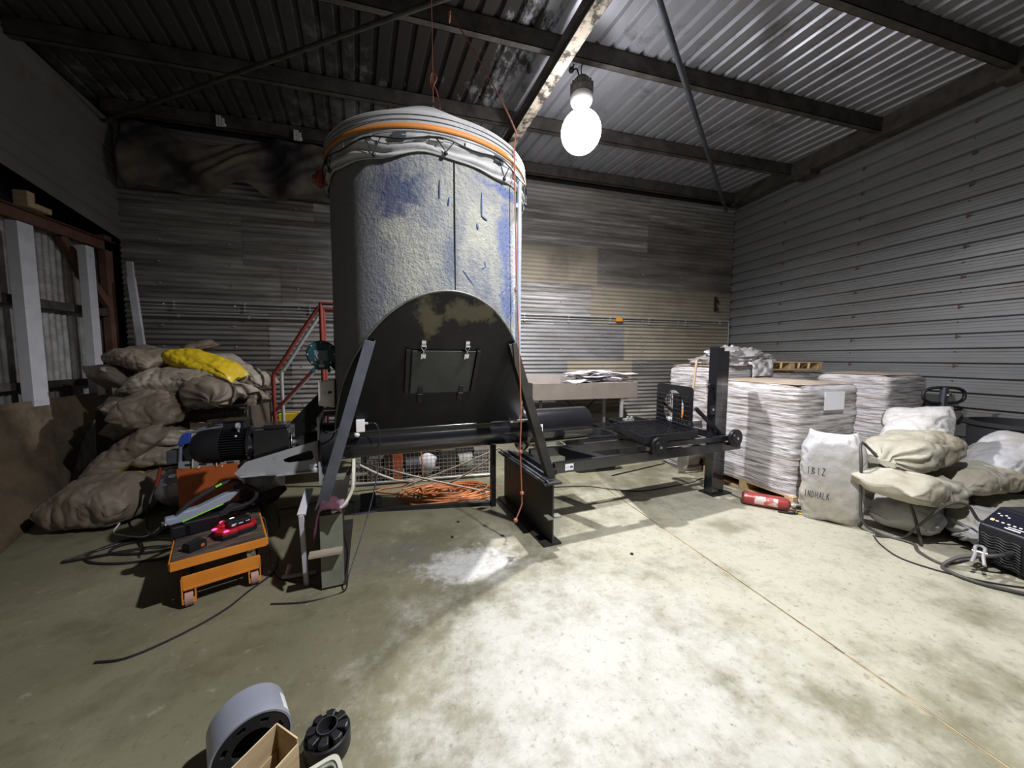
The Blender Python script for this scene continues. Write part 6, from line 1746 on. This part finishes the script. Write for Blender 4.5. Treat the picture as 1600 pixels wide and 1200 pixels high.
# twin charger
ch = thing('battery_charger', 'red twin battery charger with glowing red lights on the lift table', 'charger', T3(0.085, -0.10, 0.326), 40)
out_ = [(-0.10, -0.075), (-0.02, -0.085), (0.0, -0.065), (0.085, -0.065), (0.115, -0.035), (0.115, 0.02), (0.085, 0.045), (0.085, 0.085), (0.05, 0.105), (-0.07, 0.105), (-0.115, 0.06), (-0.125, -0.03)]
g = MB(); g.prism(out_, 0.03, None); g.build('base', M['black_plate'], ch, bevel=0.003)
g = MB(); g.prism([(x * 0.97, y * 0.97) for x, y in out_], 0.028, Matrix.Translation((0, 0, 0.03))); g.prism([(-0.08, 0.0), (0.07, 0.0), (0.07, 0.085), (-0.05, 0.09), (-0.09, 0.05)], 0.02, Matrix.Translation((0, 0, 0.058)))
g.build('shell', M['tool_red'], ch, bevel=0.006)
g = MB(); g.box(-0.055, 0.075, -0.045, 0.03, 0.06, 0.10); g.box(-0.05, 0.07, -0.052, -0.045, 0.065, 0.09)
bt = g.build('battery_pack', M['black_plate'], ch, bevel=0.006)
g = MB()
for x0, x1, z in ((-0.04, -0.012, 0.080), (-0.04, -0.02, 0.072), (0.0, 0.025, 0.077), (0.042, 0.05, 0.08), (0.054, 0.064, 0.08)): g.box(x0, x1, -0.0535, -0.052, z, z + 0.005)
g.build('battery_print', M['sticker'], bt)
g = MB(); g.box(-0.05, -0.025, 0.03, 0.05, 0.078, 0.082); g.build('vent', M['black_dull'], ch)
for nm, p, mt in (('charge_light', (-0.075, -0.067, 0.058), 'led'), ('charge_light', (-0.112, 0.03, 0.058), 'led'), ('status_light', (0.0, 0.075, 0.079), 'led_white'), ('charge_light', (-0.055, 0.085, 0.072), 'led')):
    g = MB(); g.sphere(p, 0.011, 12, 8, (1.4, 1, 0.5)); g.build(nm, M[mt], ch, smooth=60)
g = MB(); g.box(-0.05, 0.05, -0.035, 0.035, 0, 0.045); g.box(-0.045, 0.045, -0.03, 0.03, 0.045, 0.052)
b2 = thing('battery_pack', 'small loose black battery on the near left corner of the lift table', 'battery', T3(-0.13, -0.20, 0.326), 60)
g.build('case', M['black_plate'], b2, bevel=0.004)
g = MB(); g.box(0.05, 0.056, -0.012, 0.012, 0.015, 0.03); g.build('terminal', M['steel_bright'], b2)
g = MB(); g.box(0.015, 0.035, -0.036, -0.034, 0.01, 0.03); g.build('release_tab', M['orange_dark'], b2)
# cordless saw
sw = thing('cordless_saw', 'blue grey cordless saw with black loop handles on the back of the lift table', 'saw', T3(-0.10, 0.10, 0.326), 30)
g = MB(); g.box(-0.16, -0.05, -0.05, 0.05, 0.0, 0.085); g.box(-0.10, 0.10, -0.05, 0.05, 0.0, 0.10); g.build('motor_housing', M['black_plate'], sw, bevel=0.012)
body = [(-0.185, 0.115), (-0.165, 0.095), (-0.10, 0.10), (0.16, 0.175), (0.225, 0.235), (0.215, 0.25), (0.12, 0.225), (-0.02, 0.175), (-0.09, 0.17), (-0.13, 0.145), (-0.185, 0.145)]
g = MB(); g.prism(body, 0.07, Matrix.Translation((0, -0.035, 0)) @ XZ); g.build('body', M['tool_grey'], sw, bevel=0.010)
g = MB(); g.bar((-0.10, -0.037, 0.104), (0.12, -0.037, 0.166), 0.003, 0.008); g.build('stripe', M['lime'], sw)
g = MB(); g.box(-0.187, -0.184, -0.018, 0.018, 0.118, 0.142); g.build('socket', M['void'], sw)
g = MB(); g.tube(smooth_path([(-0.12, 0, 0.15), (-0.05, 0, 0.215), (0.08, 0, 0.285), (0.17, 0, 0.31), (0.225, 0, 0.29), (0.225, 0, 0.245)], 8), 0.015, n=10); hh = g.build('rear_handle', M['black_rubber'], sw, smooth=60)
g = MB(); g.bar((0.085, -0.017, 0.295), (0.12, -0.017, 0.31), 0.01, 0.012); g.build('trigger_lock', M['lime'], hh)
g = MB(); g.tube(smooth_path([(0.19, 0.0, 0.26), (0.25, -0.02, 0.262), (0.31, -0.03, 0.22), (0.315, -0.03, 0.165), (0.27, -0.02, 0.12), (0.18, 0.0, 0.10)], 8), 0.014, n=10); g.build('front_handle', M['black_rubber'], sw, smooth=60)
g = MB(); g.prism([(0.05, 0.03), (0.50, 0.10), (0.54, 0.135), (0.53, 0.17), (0.48, 0.175), (0.05, 0.105)], 0.03, Matrix.Translation((0, 0.05, 0)) @ XZ); g.build('bar_sleeve', M['black_rubber'], sw, bevel=0.008)

# ------------------------------------------------------------------ cords on the left floor
def cord(nm, lab, pts, r=0.006, mat='cable', n=8, cat='cord'):
    g = MB(); g.tube(smooth_path(pts, n), r, n=6)
    return tag(g.build(nm, M[mat], smooth=60), lab, cat)
cord('power_cord', 'black cord trailing over the floor from the lift table to the front left', [(-1.60, 2.165, 0.007), (-1.46, 2.16, 0.007), (-1.30, 2.27, 0.007), (-1.165, 2.43, 0.007), (-1.10, 2.60, 0.007), (-1.02, 2.80, 0.007), (-1.06, 3.0, 0.007)], 0.006)
cord('power_cord', 'thin black cord crossing the floor between the lift table and the left beam', [(-1.02, 2.80, 0.006), (-0.95, 2.70, 0.006), (-0.8, 2.62, 0.006), (-0.62, 2.50, 0.006)], 0.004)
cord('power_cord', 'thin grey cord hanging from the right edge of the lift table', [T3(0.18, 0.05, 0.335), T3(0.25, 0.04, 0.335), T3(0.27, 0.0, 0.2), (-1.02, 2.78, 0.06), (-0.90, 2.72, 0.006), (-0.78, 2.66, 0.006)], 0.003, 'cable_grey')
cord('cable_coil', 'black cable lying in wide loops on the floor left of the lift table', [(-1.75, 3.10, 0.06), (-1.9, 3.20, 0.01), (-2.16, 3.20, 0.01), (-2.40, 3.28, 0.01), (-2.50, 3.42, 0.01), (-2.40, 3.60, 0.012), (-2.15, 3.68, 0.012), (-1.9, 3.55, 0.012), (-1.86, 3.38, 0.014), (-2.1, 3.32, 0.016),
      (-2.34, 3.38, 0.02), (-2.36, 3.50, 0.02), (-2.2, 3.56, 0.02), (-2.0, 3.50, 0.02), (-1.98, 3.40, 0.02), (-2.15, 3.40, 0.022), (-2.47, 3.34, 0.018), (-2.6, 3.34, 0.010), (-2.45, 3.5, 0.012), (-2.1, 3.80, 0.010), (-1.8, 3.7, 0.010)], 0.009)
cord('power_cord', 'white cord from the lone sack to the lift table', [(-2.62, 3.90, 0.05), (-2.60, 3.80, 0.008), (-2.48, 3.72, 0.008), (-2.30, 3.60, 0.03), (-2.1, 3.42, 0.12), (-1.85, 3.14, 0.30), (-1.80, 3.08, 0.32)], 0.006, 'white_plastic')
cord('power_cord', 'black cord looping on the floor behind the lift table beside the compressor wheel', [(-1.45, 3.78, 0.18), (-1.34, 3.75, 0.15), (-1.25, 3.60, 0.007), (-1.28, 3.40, 0.007), (-1.40, 3.36, 0.007), (-1.5, 3.5, 0.007)], 0.006)
cord('power_cord', 'black cord with a plug on the floor right of the compressor', [(-1.38, 3.98, 0.007), (-1.2, 4.0, 0.007), (-1.05, 4.08, 0.007), (-0.8, 4.05, 0.007), (-0.62, 3.95, 0.007)], 0.005)

# ================================================================== FOREGROUND PARTS ON THE FLOOR
fw = thing('fan_hub', 'grey metal drum ring with slotted black face at the bottom of the view', 'hub', (-0.635, 1.455, 0))
ax0, ax1 = Vector((-0.672, 1.522, 0.125)) - Vector((-0.635, 1.455, 0)), Vector((-0.602, 1.391, 0.125)) - Vector((-0.635, 1.455, 0))
g = MB(); g.ring(ax0, ax1, 0.125, 0.118, 64)
g.build('drum', mk('hub_grey', (0.40, 0.42, 0.50), (0.44, 0.46, 0.54), scale=5, rough=0.4, metal=0.4), fw, smooth=40)
xx_, yy_, zz_ = frame(ax1 - ax0)
FM = Matrix.Translation(ax1 - zz_ * 0.012) @ Matrix((xx_, yy_, zz_)).transposed().to_4x4()
g = MB(); n = 64
rad = [0.118, 0.098, 0.083, 0.064]
def rp2(r, k, z): a = 2 * math.pi * k / n; return FM @ Vector((r * math.cos(a), r * math.sin(a), z))
vs = []; fs = []
for z in (0.0, 0.010):
    for r in rad: vs += [rp2(r, k, z) for k in range(n)]
def ix(zl, ri, k): return zl * len(rad) * n + ri * n + k % n
for k in range(n):
    for ri in range(3):
        slot = (ri == 1 and k % 8 in (2, 3, 4))
        if slot: continue
        fs.append((ix(1, ri, k), ix(1, ri, k + 1), ix(1, ri + 1, k + 1), ix(1, ri + 1, k)))
        fs.append((ix(0, ri, k), ix(0, ri + 1, k), ix(0, ri + 1, k + 1), ix(0, ri, k + 1)))
    if k % 8 in (2, 3, 4):
        fs.append((ix(1, 1, k), ix(0, 1, k), ix(0, 1, k + 1), ix(1, 1, k + 1))); fs.append((ix(1, 2, k), ix(1, 2, k + 1), ix(0, 2, k + 1), ix(0, 2, k)))
    if k % 8 == 2: fs.append((ix(1, 1, k), ix(1, 2, k), ix(0, 2, k), ix(0, 1, k)))
    if k % 8 == 5: fs.append((ix(1, 1, k), ix(0, 1, k), ix(0, 2, k), ix(1, 2, k)))
    fs.append((ix(1, 3, k), ix(1, 3, k + 1), ix(0, 3, k + 1), ix(0, 3, k)))
g.add(vs, fs); g.build('slotted_face', M['black_dull'], fw)
g = MB(); g.ring(ax1 - zz_ * 0.07, ax1 - zz_ * 0.012, 0.068, 0.061, 48); g.build('inner_ring', M['black_dull'], fw, smooth=40)
g = MB(); g.ring(ax0, ax0 + zz_ * 0.006, 0.118, 0.05, 48); g.build('back_plate', M['mill_grey'], fw)
hx_ = zz_.cross(Vector((0, 0, 1))).normalized()
if hx_.x < 0: hx_ = -hx_
g = MB(); g.grid(lambda u, v: ax0.lerp(ax1, 0.30 + 0.55 * v) + (hx_ * math.cos(R(20 + 14 * u)) + Vector((0, 0, 1)) * math.sin(R(20 + 14 * u))) * 0.1258, 6, 4); g.build('tape_strip', M['sticker'], fw, solid=0.001)

bx = thing('cardboard_box', 'open brown cardboard box at the bottom edge of the view', 'box', (-0.49, 1.16, 0))
B0 = Vector((-0.505, 1.345, 0)); dl = Vector((-0.152, -0.213, 0)).normalized(); dr_ = Vector((0.10, -0.085, 0)).normalized()
# make the corner square-ish
HB = 0.245
Bc = Vector((-0.49, 1.16, 0))
c0 = B0 - Bc; c1 = c0 + dl * 0.30; c2 = c1 + dr_ * 0.115; c3 = c0 + dr_ * 0.115
for nm, a, b, hh in (('wall', c0, c1, HB), ('wall', c0, c3, HB), ('wall', c3, c2, HB - 0.02), ('wall', c2, c1, HB)):
    g = MB(); g.bar(a + Vector((0, 0, hh / 2)), b + Vector((0, 0, hh / 2)), 0.005, hh); g.build('side_panel', M['cardboard'], bx)
g = MB(); g.add([c0 + Vector((0, 0, .004)), c1 + Vector((0, 0, .004)), c2 + Vector((0, 0, .004)), c3 + Vector((0, 0, .004))], [(0, 1, 2, 3)]); g.build('bottom_panel', M['cardboard'], bx)
g = MB(); m0 = c0 + dl * 0.11
inn = dr_ * 0.006
g.bar(m0 + inn + Vector((0, 0, HB * 0.75)), m0 + dl * 0.022 + inn + Vector((0, 0, HB * 0.75)), 0.002, 0.04)
g.build('tape_tab', M['webbing'], bx)
g = MB(); g.bar(c0 + dl * 0.01 + inn + Vector((0, 0, HB * 0.32)), c1 - dl * 0.01 + inn + Vector((0, 0, HB * 0.32)), 0.004, HB * 0.6); g.build('inner_flap', M['cardboard'], bx)

cp_ = thing('shaft_coupling', 'black toothed shaft coupling hub on the floor right of the cardboard box', 'coupling', (-0.365, 1.43, 0))
TC = Matrix.Rotation(R(8), 4, 'X')
g = MB(); g.lathe([(0.03, 0.0), (0.078, 0.0), (0.082, 0.01), (0.082, 0.075), (0.076, 0.08), (0.072, 0.062), (0.03, 0.055)], 40); g.build('cup', M['black_plate'], cp_, smooth=40)
g = MB()
for k in range(8):
    a = 2 * math.pi * k / 8
    g = MB(); g.prism([(0.036, -0.013), (0.070, -0.019), (0.076, 0.0), (0.070, 0.019), (0.036, 0.013)], 0.045, Matrix.Rotation(a, 4, 'Z') @ Matrix.Translation((0, 0, 0.055))); g.build('jaw', M['black_plate'], cp_, bevel=0.004)
g = MB(); g.ring((0, 0, 0.02), (0, 0, 0.108), 0.038, 0.034, 32); g.build('bore', M['black_dull'], cp_, smooth=40)

gb = thing('steel_block', 'worn grey green square steel sleeve at the bottom edge right of the box', 'steel part', (-0.325, 1.16, 0), 22)
o4 = ell_loop(0, 0, 0.075, 0.10, 32, 6.0); i4 = ell_loop(0, 0, 0.052, 0.075, 32, 6.0)
g = MB(); g.holed(o4, i4, 0.145, None); g.build('sleeve', mk('worn_green', (0.16, 0.17, 0.13), (0.24, 0.25, 0.20), scale=8, rough=0.55), gb, bevel=0.004)
g = MB(); g.holed(o4, ell_loop(0, 0, 0.062, 0.085, 32, 6.0), 0.006, Matrix.Translation((0, 0, 0.145))); g.build('rim', mk('pale_rim', (0.36, 0.36, 0.28), (0.42, 0.42, 0.34), scale=8, rough=0.5), gb)
# small bits on the concrete
rz = random.Random(77)
for k, (x, y, lab) in enumerate(((0.27, 2.98, 'tiny dark nut lying on the floor in front of the orange cord'), (0.35, 3.25, 'small dark washer lying on the floor before the rear sill'), (1.62, 2.35, 'tiny dark bolt lying on the pale floor right of the beam'))):
    g = MB(); g.ring((x, y, 0.0), (x, y, 0.008), 0.014, 0.007, 6)
    tag(g.build('nut', M['black_dull']), lab, 'nut')
